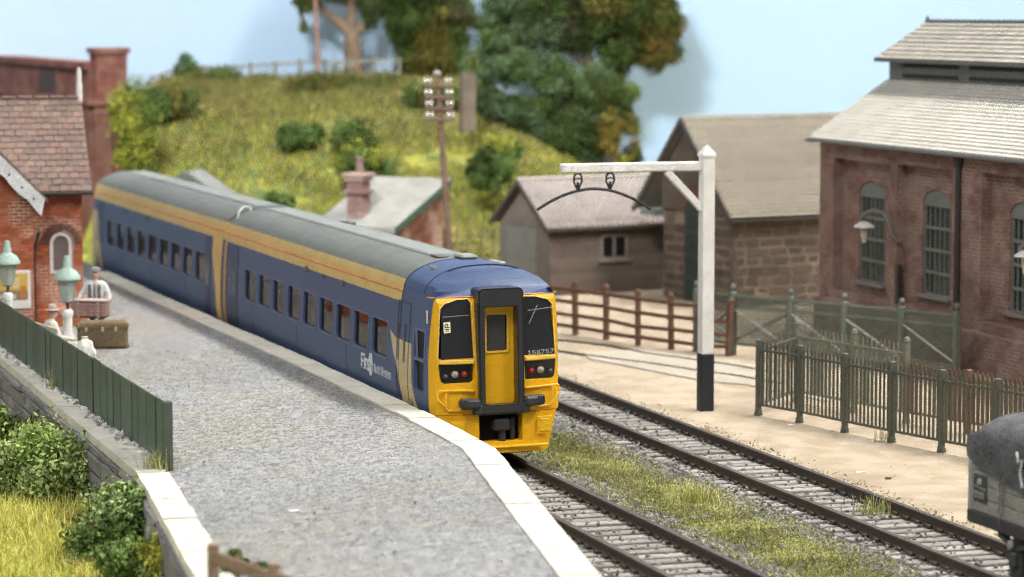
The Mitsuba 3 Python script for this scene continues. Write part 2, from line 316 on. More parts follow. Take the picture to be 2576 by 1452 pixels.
# ------------------------------------------------------------------ tracks
RAILP = [(-.08, 0), (.08, 0), (.08, .025), (.02, .05), (.02, .145), (.055, .165), (.055, .20), (-.055, .20), (-.055, .165), (-.02, .145), (-.02, .05), (-.08, .025)]
def rail_mesh(x, y0, y1): return prism_man([(x + a, .05 + b) for a, b in RAILP], y0, y1)
RUST, RUST2 = (.068, .052, .042), (.078, .058, .047)
def track(label, cx, y0, y1, s0, s1, seed):
    r = np.random.default_rng(seed); t = thing('railway_track', label, 'railway track')
    for sx in (-.705, .705): part(t, 'rail', rail_mesh(cx + sx, y0, y1), 'satin', col=RUST2 if sx < 0 else RUST, grain=4)
    ch = MB(); y = s0
    while y < s1:
        m = MB(); g = .22 + .10 * r.random()
        m.box((0, 0, 0), (2.34 + .06 * r.normal() * .4, .255, .13), RZ(r.normal() * .5, (cx + .015 * r.normal(), y, -.012 + .008 * r.normal())), ch=.018)
        part(t, 'sleeper', m, 'matte', col=(g * 1.04, g, g * .93), grain=4)
        for sx in (-.705, .705):
            for e in (-.115, .115): ch.box((cx + sx + e, y, .085), (.085, .15, .07), ch=.012)
        y += .44
    part(t, 'chair', ch, 'satin', col=(.06, .045, .036), stuff=True)
    return t
track('weathered track in the foreground running out from under the train beside the platform', .0, -34, 42, -16.0, 4.5, 1)
track('weathered track beside the sandy yard with grass growing between its sleepers', 4.855, -34, 44, -16.0, 26.0, 2)
t = thing('inlaid_siding', 'pair of dark siding rails let into the pale crossing slab', 'railway track')
for pts in ([(1380, 851), (1450, 857), (1540, 868), (1619, 886), (1754, 904), (1853, 918), (1960, 938)], [(1385, 878), (1440, 886), (1540, 900), (1650, 914), (1754, 930), (1853, 943), (1960, 962)]):
    q = np.array([gz(x, y, .25) for x, y in pts]); m = MB()
    for a, b in zip(q[:-1], q[1:]): m.bar(a - [0, 0, .10], b - [0, 0, .10], .11, .20)
    part(t, 'rail', m, 'satin', col=(.055, .045, .04))
m = MB(); a0, a1, b0, b1 = gz(1380, 851, .1), gz(1520, 866, .1), gz(1385, 878, .1), gz(1515, 898, .1)
for k in range(9):
    f = k / 9; m.bar(np.array([0, 0, .03]) + b0 + (b1 - b0) * f - .5 * (a0 - b0), np.array([0, 0, .03]) + a0 + (a1 - a0) * f + .3 * (a0 - b0), .26, .1)
part(t, 'sleeper', m, 'matte', col=(.2, .19, .17), label='row of dark sleepers behind the slab', stuff=True)
# ballast stones
def stones(xy, z, size, seed, cols):
    r = np.random.default_rng(seed); k = len(xy)
    base = np.array([[1, 0, 0], [-1, 0, 0], [0, 1, 0], [0, -1, 0], [0, 0, 1], [0, 0, -1]], float)
    F = np.array([[0, 2, 4], [2, 1, 4], [1, 3, 4], [3, 0, 4], [2, 0, 5], [1, 2, 5], [3, 1, 5], [0, 3, 5]])
    q = r.normal(size=(k, 4)); q /= np.linalg.norm(q, axis=1, keepdims=True)
    w, x, y, zz = q.T
    R = np.stack([1 - 2 * (y * y + zz * zz), 2 * (x * y - zz * w), 2 * (x * zz + y * w), 2 * (x * y + zz * w), 1 - 2 * (x * x + zz * zz), 2 * (y * zz - x * w), 2 * (x * zz - y * w), 2 * (y * zz + x * w), 1 - 2 * (x * x + y * y)], -1).reshape(k, 3, 3)
    sc = size * (.55 + .9 * r.random((k, 1, 1)))
    V = np.einsum('kij,knj->kni', R, base[None] * (.6 + .8 * r.random((k, 6, 1))) * sc) + np.c_[xy, np.full(k, z)][:, None] + r.normal(size=(k, 1, 3)) * [0, 0, .012]
    C = np.asarray(cols)[r.integers(len(cols), size=k)] * (.75 + .5 * r.random((k, 1)))
    return trimesh.Trimesh(V.reshape(-1, 3), (F[None] + 6 * np.arange(k)[:, None, None]).reshape(-1, 3), process=False), np.repeat(C[:, None], 6, 1).reshape(-1, 3)
SC = [(.27, .262, .25), (.21, .205, .195), (.34, .33, .31), (.145, .14, .135), (.25, .225, .19)]
def band(n, x0, x1, y0, y1, seed):
    r = np.random.default_rng(seed); return np.c_[x0 + (x1 - x0) * r.random(n), y0 + (y1 - y0) * r.random(n)]
P = np.vstack([band(9000, -1.25, 1.6, -16, 1.5, 11), band(5500, .75, 1.7, -16, 3, 12), band(15000, 3.0, 5.9, -17, 16, 13), band(9000, 3.0, 4.2, -17, 8, 16), band(3500, 1.5, 3.2, -17, 12, 14), band(2600, 5.55, 5.95, -17, 16, 15)])
mk = np.ones(len(P), bool)
for cx in (0, 4.855):
    for sx in (-.705, .705): mk &= abs(P[:, 0] - cx - sx) > .10
on = np.zeros(len(P), bool)
for cx in (0, 4.855):
    on |= (abs(P[:, 0] - cx) < 1.15) & (np.abs(((P[:, 1] + 16.0) / .44 + .5) % 1 - .5) * .44 < .135)
keep = mk & (~on | (np.random.default_rng(3).random(len(P)) < .16))
P, on = P[keep], on[keep]
intrack = (abs(P[:, 0]) < 1.2) | (abs(P[:, 0] - 4.855) < 1.2)
mid_ = ~on & intrack; mid_ &= np.random.default_rng(5).random(len(P)) < .3
m1, c1 = stones(P[~on & ~intrack], -.02, .062, 21, SC)
m3_, c3_ = stones(P[mid_], -.085, .045, 23, [(.20, .195, .185), (.15, .145, .14), (.27, .26, .25)]); m2, c2 = stones(P[on], .065, .032, 22, SC)
mm = MB(); mm.add(m1.vertices, m1.faces); mm.add(m2.vertices, m2.faces); mm.add(m3_.vertices, m3_.faces)
struct('ballast', mm, 'leaf', col=np.vstack([c1, c2, c3_]), grain=0, kind='stuff', label='loose grey ballast stones lying between the sleepers', cat='ballast')
r = np.random.default_rng(31)
# grass strip between the tracks
n = 95000; gy = -17 + 22 * r.random(n); gx = 2.35 + .80 * np.clip(r.normal(size=n) * .66, -1.45, 1.45) + .22 * (meshkit.noise(np.stack([0 * gy, gy * .6, 0 * gy], -1)) - .5)
dens = meshkit.fbm(np.stack([gx * 1.1, gy * 1.1, 0 * gx], -1), 3, 5)
ok = r.random(n) < np.clip((dens - .10) * 3.2, .25, 1)
gp = np.c_[gx, gy, np.full(n, -.01)][ok]; gd = dens[ok]
cl = np.array([(.31, .34, .11), (.41, .42, .13), (.24, .28, .11), (.31, .27, .16), (.56, .54, .24)])
m, C = grass(gp, .085, .011, cl, 32, 1.3)
C *= np.repeat(np.where(gd > .52, 1.15, .8), 5)[:, None]
struct('track_grass', m, 'leaf', col=C, grain=0, kind='stuff', label='short yellow green grass growing between the two tracks', cat='grass')
mb = grid_sheet(1.2, 3.5, -17, 5, .12, lambda X, Y: -.07 + .07 * np.clip(1.3 - abs(X - 2.35) / 1.0, 0, 1) * meshkit.fbm(np.stack([X * 2.2, Y * 2.2, 0 * X], -1), 3, 8) * 2)
struct('grass_verge', mb, 'verge_soil', smooth=True, label='low earthy verge between the two tracks')
def tuft(label, p, n, h, cols, seed, spread=.12, w=.009, lean=.8):
    r_ = np.random.default_rng(seed); k = key_of('grass_tuft'); d = r_.normal(size=(n, 2)) * spread
    m, C = grass(np.c_[p[0] + d[:, 0], p[1] + d[:, 1], np.full(n, p[2])], h, w, cols, seed, lean)
    put(k, m, 'leaf', col=C, grain=0); labels[k] = {'label': label, 'category': 'grass tuft'}
PALE = [(.50, .47, .20), (.38, .40, .14), (.30, .35, .10), (.55, .50, .28)]
tuft('pale grass tuft growing between the rails beside the sandy yard', gz(2195, 1300, .0), 90, .36, PALE, 41, .17)
tuft('yellow grass tuft standing up from the verge between the tracks', gz(1750, 1262, .05), 150, .30, [(.55, .52, .20), (.42, .43, .13)], 42, .2)
tuft('dry grass tuft at the foot of the green fence end post', gz(397, 1185, 1.3), 80, .34, PALE, 43, .11)
tuft('dry grass tuft with a long stalk part way along the green fence', gz(148, 985, 1.3), 70, .42, PALE, 44, .13)
tuft('thin dry weed at the foot of the spear railings', gz(2222, 1112, .2), 26, .36, [(.34, .31, .17), (.28, .3, .12)], 45, .10, .006)
# ------------------------------------------------------------------ the train
BLUE, BLUE_D, GOLD, GREY_R, YEL, BLK = (.068, .102, .190), (.042, .058, .130), (.62, .445, .155), (.145, .152, .138), (.82, .435, .005), (.016, .017, .020)
HALF = [(.95, .70), (1.14, .80), (1.24, 1.0), (1.30, 1.25), (1.33, 1.6), (1.327, 1.95), (1.30, 2.5), (1.255, 3.05), (1.215, 3.40), (1.19, 3.47)]
ROOF = [(1.19 * math.cos(a) ** .85, 3.47 + .57 * math.sin(a)) for a in np.linspace(.12, math.pi / 2, 12)]
def profile(o=0.0):
    h = HALF + ROOF[:-1]
    pts = [(x + o * (.2 if z > 3.9 else 1), z + (o if z > 3.6 else 0)) for x, z in h] + [(0, ROOF[-1][1] + o)]
    return pts + [(-x, z) for x, z in pts[-2::-1]]
def shell(y0, y1, t=.07):
    out, inn = prism_man(profile(), y0, y1), prism_man([(x * .962, .75 + (z - .70) * .975) for x, z in profile()], y0 + t, y1 - t)
    return out, inn
def plate(poly_yz, side, y0, y1, off=.012):
    """a thin raised panel on the body side, its outline given in (Y, z)"""
    skin = prism_man(profile(off), y0, y1) - prism_man(profile(-.004), y0 - 1, y1 + 1)
    return skin ^ prism_man(poly_yz, 0.4 if side > 0 else -2, 2 if side > 0 else -.4, 'yz')
def rect(a, b, c, d): return [(a, c), (b, c), (b, d), (a, d)]
def rrect(a, b, c, d, r=.05, k=4):
    pts = []
    for cx, cy, s in ((b - r, d - r, 0), (a + r, d - r, 90), (a + r, c + r, 180), (b - r, c + r, 270)):
        pts += [(cx + r * math.cos(math.radians(s + 90 * i / k)), cy + r * math.sin(math.radians(s + 90 * i / k))) for i in range(k + 1)]
    return pts
def car(label, L, win, M, front, doors):
    t = thing('railcar', label, 'railcar', 'railcars of the two car train')
    ya = 2.45 if front else .0
    out, inn = shell(ya, L)
    if front: inn = inn + prism_man([(x * .962, .75 + (z - .70) * .975) for x, z in profile()], ya - .5, ya + .5)
    wall = out - inn
    for y in win: wall = wall - prism_man(rrect(y - .05, y + 1.07, 2.01, 2.73, .07), -2, 2, 'yz')
    lo, hi = mbox(-3, 3, -1, L + 1, 0, 3.24), mbox(-3, 3, -1, L + 1, 3.24, 9)
    mid = mbox(-3, 3, -1, L + 1, 3.68, 9)
    gold_end = L if not front else L
    part(t, 'body', wall ^ lo, 'satin', col=BLUE, grain=1, smooth=25, M=M)
    part(t, 'gold_band', (wall ^ hi) - mid, 'satin', col=GOLD, grain=2, smooth=25, M=M, label='gold band along the edge of the roof')
    part(t, 'roof', (wall ^ hi) ^ mid, 'satin', col=GREY_R, grain=3, smooth=25, M=M, label='dusty grey roof')
    ln = MB()
    for s in (-1, 1): ln.tube([(s * 1.205, ya + .02, 3.45), (s * 1.205, L - .05, 3.45)], .022, 6)
    part(t, 'orange_line', ln, 'satin', col=(.78, .30, .09), grain=5, M=M)
    for y in win:
        for s in (-1, 1):
            fr = plate(rrect(y - .085, y + 1.105, 1.975, 2.765, .09), s, y - .3, y + 1.4, .010) - prism_man(rrect(y - .05, y + 1.07, 2.01, 2.73, .07), -2, 2, 'yz')
            w = part(t, 'window', fr, 'satin', col=(.115, .14, .225), grain=2, M=M)
            g = MB(); g.add([[s * 1.272, y - .06, 2.0], [s * 1.272, y + 1.08, 2.0], [s * 1.237, y + 1.08, 2.74], [s * 1.237, y - .06, 2.74]], [[0, 1, 2, 3]])
            part(w, 'pane', g, 'glass', M=M)
    # compartment floor and seats seen through the panes
    fl = MB(); fl.box((0, (ya + L) / 2, 1.45), (2.3, L - ya - .3, .06)); part(t, 'floor', fl, 'matte', col=(.07, .055, .05), M=M)
    st = MB(); sty = ya + .6
    for y in win:
        for s in (-1, 1):
            st.box((s * .72, y + 1.16, 1.98), (.95, .16, 1.0), ch=.05); st.box((s * .72, y + .85, 1.66), (.95, .5, .14), ch=.04)
    part(t, 'seat', st, 'matte', col=(.10, .035, .025), M=M, label='rows of dark red seats behind the panes', stuff=True)
    for y in ((ya + .06, L - .9) if front else (.9, L - .9)):
        w_ = MB(); w_.box((0, y, 2.3), (2.2, .06, 2.2)); part(t, 'bulkhead', w_, 'matte', col=(.05, .05, .055), M=M)
    # doors at the inner end and the gold flash
    for s in (-1, 1):
        for d0, d1 in doors:
            part(t, 'door', plate(rect(d0, d1, .95, 3.2), s, d0 - .1, d1 + .1, .012), 'satin', col=BLUE_D, grain=2, smooth=25, M=M)
            ml = MB()
            for e in (d0, (d0 + d1) / 2, d1): ml.man(plate(rect(e - .018, e + .018, .95, 3.2), s, e - .1, e + .1, .017))
            for e in ((d0 * .75 + d1 * .25), (d0 * .35 + d1 * .65)): ml.man(plate(rrect(e - .07, e + .07, 1.97, 2.66, .05), s, e - .2, e + .2, .019))
            part(t, 'door_seam', ml, 'gloss', col=(.02, .022, .03), M=M)
    pn = MB()
    for s in (-1, 1):
        pn.man(plate(rect(ya + .05, L - .05, 1.03, 1.045), s, ya, L, .006))
        for e in np.arange(ya + 4.0, L - 2, 4.3): pn.man(plate(rect(e, e + .012, .9, 1.95), s, e - .2, e + .2, .006))
    part(t, 'panel_seam', pn, 'satin', col=(.04, .048, .075), M=M)
    return t
XN = .12
MT1 = RZ(.42) @ RY(-.8); MT1[0, 3] = XN; MT1[2, 3] = .02
win1 = [3.36 + 1.437 * k for k in range(9)]
c1_ = car('nearer railcar of the blue and gold train, with the yellow cab end', 18.25, win1, MT1, True, [(16.75, 17.95)])
# ---- cab of the nearer car
def nose():
    body = prism_man(profile(), -.2, 2.46)
    plan = [(-2, 3), (-2, .62)] + [(-1.33, .62), (-1.31, .40), (-1.24, .25), (-1.05, .13), (-.6, .04), (0, .0), (.6, .04), (1.05, .13), (1.24, .25), (1.31, .40), (1.33, .62), (2, .62), (2, 3)]
    side = [(-.03, 0), (-.03, 1.26), (0, 1.28), (.03, 2.0), (.07, 2.3), (.20, 3.40), (.26, 3.50), (.38, 3.62), (.62, 3.78), (1.0, 3.93), (1.5, 4.02), (2.2, 4.2), (4, 4.6), (4, 0)]
    plan = prism_man(plan, -1, 6, 'xy'); side = prism_man(side, -3, 3, 'yz')
    return body ^ plan ^ side
cab = nose(); hollow = mbox(-1.0, 1.0, .9, 3, .9, 3.4)
pockets = m3.Manifold()
WL_ = [(-1.18, 2.33), (-.50, 2.33), (-.515, 3.38), (-.57, 3.465), (-.80, 3.455), (-1.04, 3.39), (-1.13, 3.30)]
def mir(p): return [(-x, z) for x, z in p][::-1]
LB = [(-1.16, 1.98), (-1.14, 1.90), (-1.08, 1.86), (-.57, 1.86), (-.51, 1.90), (-.505, 2.23), (-1.18, 2.23)]
for p in (WL_, mir(WL_), LB, mir(LB)): pockets = pockets + prism_man(p, -1, .5)
gang = prism_man(rect(-.455, .455, 1.2, 3.80), -1, .40) + prism_man(rect(-.45, .45, 1.3, 3.42), -1, .62)
recess = m3.Manifold()
for s in (-1, 1):
    q = [(.49, 1.70), (1.20, 1.72), (1.23, 1.60), (1.12, 1.44), (1.02, 1.36), (.49, 1.34)]
    recess = recess + prism_man(q if s > 0 else mir(q), -1, .085)
split_y = prism_man([(-3, -1), (3, -1), (3, .47), (1.34, .47), (1.2, .36), (0, .30), (-1.2, .36), (-1.34, .47), (-3, .47)], -1, 3.505, 'xy')
cab = cab - mbox(-3, 3, -1, .60, 0, 1.255)
cab_cut = cab - hollow - pockets - gang - recess
front = cab_cut ^ split_y
dome = cab_cut - mbox(-3, 3, -1, 9, -1, 3.49) - mbox(-3, 3, 2.452, 9, -1, 9)
sides = cab_cut - split_y - mbox(-3, 3, -1, 9, 3.49, 9) - mbox(-3, 3, 2.452, 9, -1, 9)
CABW = [(rrect(.72, 1.42, 2.26, 2.80, .05))]
for s in (-1, 1):
    for p in (CABW[0], rrect(.74, 1.40, 1.62, 2.20, .05)): sides = sides - prism_man(p, s * 1.5 - .5, s * 1.5 + .4, 'yz')
fk = part(c1_, 'cab_front', front, 'satin', col=YEL, grain=1, smooth=22, M=MT1, label='bright yellow cab front')
part(c1_, 'cab_dome', dome, 'satin', col=(.060, .092, .190), grain=2, smooth=22, M=MT1, label='blue dome over the cab')
part(c1_, 'cab_side', sides, 'satin', col=BLUE, grain=1, smooth=22, M=MT1)
tr = MB(); fr_ = [(-1.30, .50), (-1.27, .40), (-1.19, .34), (-1.0, .295), (-.46, .255)]
for s in (-1, 1): tr.tube([(s * -x if s > 0 else x, y - .015, 3.505) for x, y in fr_], .016, 6)
part(c1_, 'orange_line', tr, 'satin', col=(.66, .25, .075), grain=5, M=MT1)
for p in (WL_, [(-x, z) for x, z in WL_][::-1]):
    pl_ = Polygon(p); ring = extrude(pl_.buffer(.022).difference(pl_.buffer(.001)), 0, .012); v = ring.vertices; x, z = v[:, 0].copy(), v[:, 1].copy(); fy = np.interp(z, [2.3, 3.40, 3.5], [.07, .20, .26]) + np.interp(abs(x), [0, .6, 1.05, 1.24], [0, .04, .13, .25]) * .55 - np.array([.0])
    ring.vertices = np.c_[x, np.maximum(np.interp(z, [2.3, 3.40, 3.5], [.07, .20, .26]), np.interp(abs(x), [0, .6, 1.05, 1.24], [0, .04, .13, .25])) + .004 - v[:, 2], z]; part(c1_, 'windscreen_rim', ring, 'satin', col=(.78, .55, .16), grain=6, M=MT1)
sm = MB(); sm.man((prism_man(profile(.010), 1.02, 1.045) - prism_man(profile(-.02), 0, 3)) ^ mbox(-3, 3, -1, 9, 3.52, 9)); sm.man((prism_man(profile(.010), 2.43, 2.455) - prism_man(profile(-.02), 0, 3)))
part(c1_, 'dome_seam', sm, 'satin', col=(.035, .045, .11), M=MT1)
for s in (-1, 1):
    cw = part(c1_, 'cab_window', plate(rrect(.68, 1.46, 2.22, 2.84, .07), s, .3, 2, .014) - prism_man(CABW[0], -2, 2, 'yz'), 'satin', col=(.13, .16, .25), M=MT1)
    g = MB(); g.box((s * 1.22, 1.07, 2.53), (.02, .72, .62)); g.box((s * 1.24, 1.07, 1.9), (.02, .72, .64)); part(cw, 'pane', g, 'satin', col=(.012, .016, .018), M=MT1)
    g = MB(); g.box((s * 1.305, 1.22, 2.53), (.03, .05, .60)); part(cw, 'glazing_bar', g, 'satin', col=(.16, .18, .26), M=MT1)
    gl = MB()
    for a, b, c_, d in ((2.44, 2.55, 2.08, 2.80), (2.02, 2.14, 2.06, 2.82)): gl.man(plate(rrect(a, b, c_, d, .04), s, 1.8, 2.452 + .4, .016))
    part(c1_, 'door_light', gl, 'gloss', col=(.02, .022, .026), M=MT1)
    dl = MB()
    for e in (2.60, 1.78): dl.man(plate(rect(e - .012, e + .012, 1.0, 3.25), s, 1.5, 2.8, .014))
    dl.man(plate(rect(1.78, 2.6, 3.24, 3.26), s, 1.5, 2.8, .014)); part(c1_, 'door_seam', dl, 'satin', col=(.05, .06, .10), M=MT1)
    gold = [(3.12, 2.60), (2.72, 2.50), (1.62, 2.48), (1.58, 2.2), (1.55, 1.75), (1.35, 1.35), (.95, 1.02), (.62, .86), (.80, .84), (1.35, 1.08), (1.63, 1.42), (1.72, 1.10), (1.80, .86), (2.15, .86), (2.28, 1.4), (2.55, 1.9), (2.85, 2.2)]
    part(c1_, 'gold_flash', plate(gold, s, .55, 3.3, .008), 'satin', col=(.58, .46, .23), grain=2, M=MT1, label='pale gold flash beside the cab door')
    hl = MB(); hl.box((s * 1.30, .50, 3.12), (.03, .05, .26), ch=.01); part(c1_, 'handrail', hl, 'satin', col=(.7, .68, .55), M=MT1)
# windscreens and lamp boxes
for p, nm in ((WL_, 0), (mir(WL_), 1)):
    fr = MB(); fr.man(prism_man(p, .30, .33)); k = part(c1_, 'windscreen', prism_man([(x * .97 + (-.02 if x > 0 else .02) * 0, z) for x, z in p], .155, .165), 'gloss', col=(.012, .013, .015), grain=1, M=MT1 @ np.array([[1, 0, 0, 0], [0, 1, .108, -.27], [0, 0, 1, 0], [0, 0, 0, 1]]))
for s in (-1, 1):
    bx = MB(); bx.man(prism_man(LB if s < 0 else mir(LB), .17, .19)); lb = part(c1_, 'lamp_cluster', bx, 'gloss', col=(.012, .012, .014), M=MT1)
    for x, z, r_, col, nm in ((.87, 2.03, .072, (.36, .33, .26), 'headlight'), (.68, 2.03, .062, (.30, .012, .015), 'tail_light'), (1.06, 2.0, .055, (.035, .036, .05), 'marker_light')):
        l = MB(); l.lathe([(.0, .075), (r_ * .5, .066), (r_ * .85, .045), (r_, .015), (r_, 0)], (0, 0, 0), 14)
        mm_ = l.mesh(); mm_.apply_transform(trimesh.transformations.rotation_matrix(math.pi / 2, [1, 0, 0])); mm_.apply_translation((s * x, .165, z)); part(lb, nm, mm_, 'gloss', col=col, grain=1, smooth=50, M=MT1)
    wb = MB(); wb.bar((s * .52, .03, 2.275), (s * 1.17, .16, 2.275), .05, .075, ch=.012); part(c1_, 'windscreen_bar', wb, 'satin', col=(.85, .58, .10), M=MT1)
# gangway: a black surround standing forward of the cab, the door set back inside
gs = prism_man(rrect(-.455, .455, 1.24, 3.68, .10), -.085, .40) + prism_man(rect(-.44, .44, 1.32, 3.40), .30, .60) - prism_man(rrect(-.33, .33, 1.43, 3.32, .05), -1, .50)
part(c1_, 'gangway_surround', gs, 'gloss', col=BLK, grain=1, smooth=20, M=MT1, label='glossy black gangway surround')
lip = MB(); lip.man(prism_man(rrect(-.425, .425, 1.28, 3.65, .08), -.105, -.08) - prism_man(rrect(-.345, .345, 1.41, 3.34, .05), -1, 1)); part(c1_, 'gangway_lip', lip, 'gloss', col=(.035, .036, .04), M=MT1)
dr_ = prism_man(rect(-.33, .33, 1.43, 3.32), .17, .22) - prism_man(rrect(-.22, .20, 2.44, 3.15, .04), -1, 1)
gd_ = part(c1_, 'gangway_door', dr_, 'satin', col=YEL, grain=1, M=MT1, label='yellow gangway door set back in its surround')
part(gd_, 'pane', prism_man(rect(-.2, .18, 2.43, 3.24), .215, .23), 'gloss', col=(.05, .052, .055), M=MT1)
part(gd_, 'frame', prism_man(rrect(-.255, .235, 2.41, 3.18, .05), .145, .171) - prism_man(rrect(-.22, .20, 2.44, 3.15, .04), -1, 1), 'satin', col=(.80, .50, .08), M=MT1)
# bumper arms, valance, coupler
for s in (-1, 1):
    bp = MB(); bp.bar((s * .44, -.10, 1.47), (s * .86, -.06, 1.49), .20, .20, ch=.05); bp.bar((s * .40, -.02, 1.34), (s * .56, -.02, 1.36), .22, .2, ch=.03)
    for k in range(3): bp.box((s * (.72 + .05 * k), -.165, 1.49), (.018, .03, .17))
    part(c1_, 'bumper_arm', bp, 'satin', col=(.045, .046, .052), M=MT1)
    rp = MB()
    for a, b in (((.52, 1.715), (1.21, 1.735)), ((1.21, 1.735), (1.245, 1.60)), ((1.245, 1.60), (1.03, 1.345)), ((1.03, 1.345), (.52, 1.325))):
        rp.bar((s * a[0], -.0 + .08 * a[0] ** 2, a[1]), (s * b[0], -.0 + .08 * b[0] ** 2, b[1]), .04, .035, up=(0, 1, 0), ch=.01)
    rp.bar((s * 1.08, .05, 1.45), (s * 1.08, .05, 1.70), .03, .02, up=(0, 1, 0))
    part(c1_, 'recess_rim', rp, 'satin', col=(.86, .52, .03), M=MT1)
    vc = MB(); vc.box((s * .88, -.025, .98), (.22, .03, .26), ch=.012); vc.box((s * .88, -.018, .98), (.30, .02, .34), ch=.01); part(c1_, 'valance_cover', vc, 'satin', col=(.82, .47, .012), M=MT1)
val = prism_man([(-1.21, 1.245), (-1.19, 1.20), (-1.0, .52), (-.93, .48), (.93, .48), (1.0, .52), (1.19, 1.20), (1.21, 1.245)], -.01, .55) - mbox(-.44, .44, -1, .5, .70, 2)
val = val ^ prism_man([(-2, 3), (-2, .62), (-1.3, .62), (-1.2, .22), (-.8, .03), (0, -.01), (.8, .03), (1.2, .22), (2, .4), (2, 3)], -1, 3, 'xy')
vk = part(c1_, 'valance', val, 'satin', col=YEL, grain=1, smooth=22, M=MT1, label='yellow valance under the cab with a square opening')
lp = MB(); lp.bar((-.95, -.03, .60), (.95, -.03, .60), .05, .045, ch=.012); part(vk, 'lip', lp, 'satin', col=(.84, .5, .02), M=MT1)
cp = MB(); cp.box((0, .3, 1.0), (.86, .04, .6)); part(c1_, 'coupling_housing', cp, 'matte', col=(.008, .008, .009), M=MT1)
cp = MB(); cp.box((.02, .12, 1.03), (.34, .30, .24), ch=.04); cp.box((.05, .13, .80), (.12, .2, .26), ch=.03); cp.box((.27, .16, .93), (.10, .1, .44), ch=.02); part(c1_, 'coupler', cp, 'satin', col=(.035, .035, .04), M=MT1)
# lettering
def letters(parent, name, text, h, Mt, col, bold=True, sx=1.0, bsdf='satin'):
    m = meshkit.text_mesh(text, h, .006, bold); m.apply_scale([sx, 1, 1]); m.apply_transform(Mt); return part(parent, name, m, bsdf, col=col, grain=1, M=MT1)
def side_text(y, z, x):                                  # reads from the far end towards the cab on the -X side
    M = np.eye(4); M[:3, 0] = (0, -1, 0); M[:3, 1] = (.02, 0, 1); M[:3, 2] = (-1, 0, .02); M[:3, 3] = (x, y, z); return M
LET = (.72, .74, .76)
letters(c1_, 'lettering', 'First', .30, side_text(5.28, 1.60, -1.332), LET, True, .95)
letters(c1_, 'lettering', 'North Western', .19, side_text(4.28, 1.60, -1.332), (.55, .57, .60), False, .72)
em = MB(); a = np.linspace(.25, 2 * math.pi - .5, 26)
for s0, s1 in zip(a[:-1], a[1:]):
    f = lambda q: np.array([-1.338, 4.50 + .12 * math.cos(q), 1.74 + .21 * math.sin(q)]); em.bar(f(s0), f(s1), .05 * (1.2 - .5 * abs(math.cos(s0))), .012, up=(1, 0, 0))
for z0, z1, y0_, y1_ in ((1.55, 1.93, 4.53, 4.47), (1.93, 1.97, 4.47, 4.40), (1.76, 1.77, 4.57, 4.40)): em.bar((-1.338, y0_, z0), (-1.338, y1_, z1), .045, .012, up=(1, 0, 0))
part(c1_, 'emblem', em, 'satin', col=LET, M=MT1, label='white round emblem with a letter f')
Mf = np.eye(4); Mf[:3, 0] = (1, .07, .02); Mf[:3, 1] = (0, .12, 1); Mf[:3, 2] = (0, -1, .12); Mf[:3, 3] = (.56, .03, 2.345)
letters(c1_, 'number', '158757', .085, Mf, (.50, .50, .46), False, 1.25)
stk = MB(); stk.add([[-1.095, .095, 2.84], [-.965, .075, 2.85], [-.965, .10, 3.06], [-1.095, .12, 3.05]], [[0, 1, 2, 3]]); sk = part(c1_, 'sticker', stk, 'satin', col=(.80, .77, .55), M=MT1)
em2 = MB(); q = lambda x, z: (x, .083 + .115 * (z - 2.85) - .155 * (x + .965) * 0 + .02 * (x < -1.03) + .0, z)
for a_, b_ in (((-1.07, 2.96), (-1.05, 3.02)), ((-1.05, 3.02), (-1.02, 3.02)), ((-1.02, 3.02), (-1.01, 2.96)), ((-1.075, 2.955), (-.985, 2.95)), ((-1.07, 2.915), (-.99, 2.915)), ((-1.06, 2.885), (-1.0, 2.885))):
    em2.bar((a_[0], .075 + .115 * (a_[1] - 2.85) - .155 * (a_[0] + .965), a_[1]), (b_[0], .075 + .115 * (b_[1] - 2.85) - .155 * (b_[0] + .965), b_[1]), .016, .006, up=(0, 1, 0))
part(sk, 'print', em2, 'matte', col=(.08, .07, .05), M=MT1)
for nm, a_, b_ in (('wiper', (.62, .08, 2.95), (.80, .10, 3.30)), ('windscreen_rail', (-1.1, .14, 3.15), (-.6, .10, 3.17)), ('windscreen_rail', (.6, .10, 3.205), (1.12, .16, 3.24))):
    wp = MB(); wp.bar(a_, b_, .014, .016, up=(0, 1, 0)); part(c1_, nm, wp, 'gloss', col=(.30, .30, .30), M=MT1)
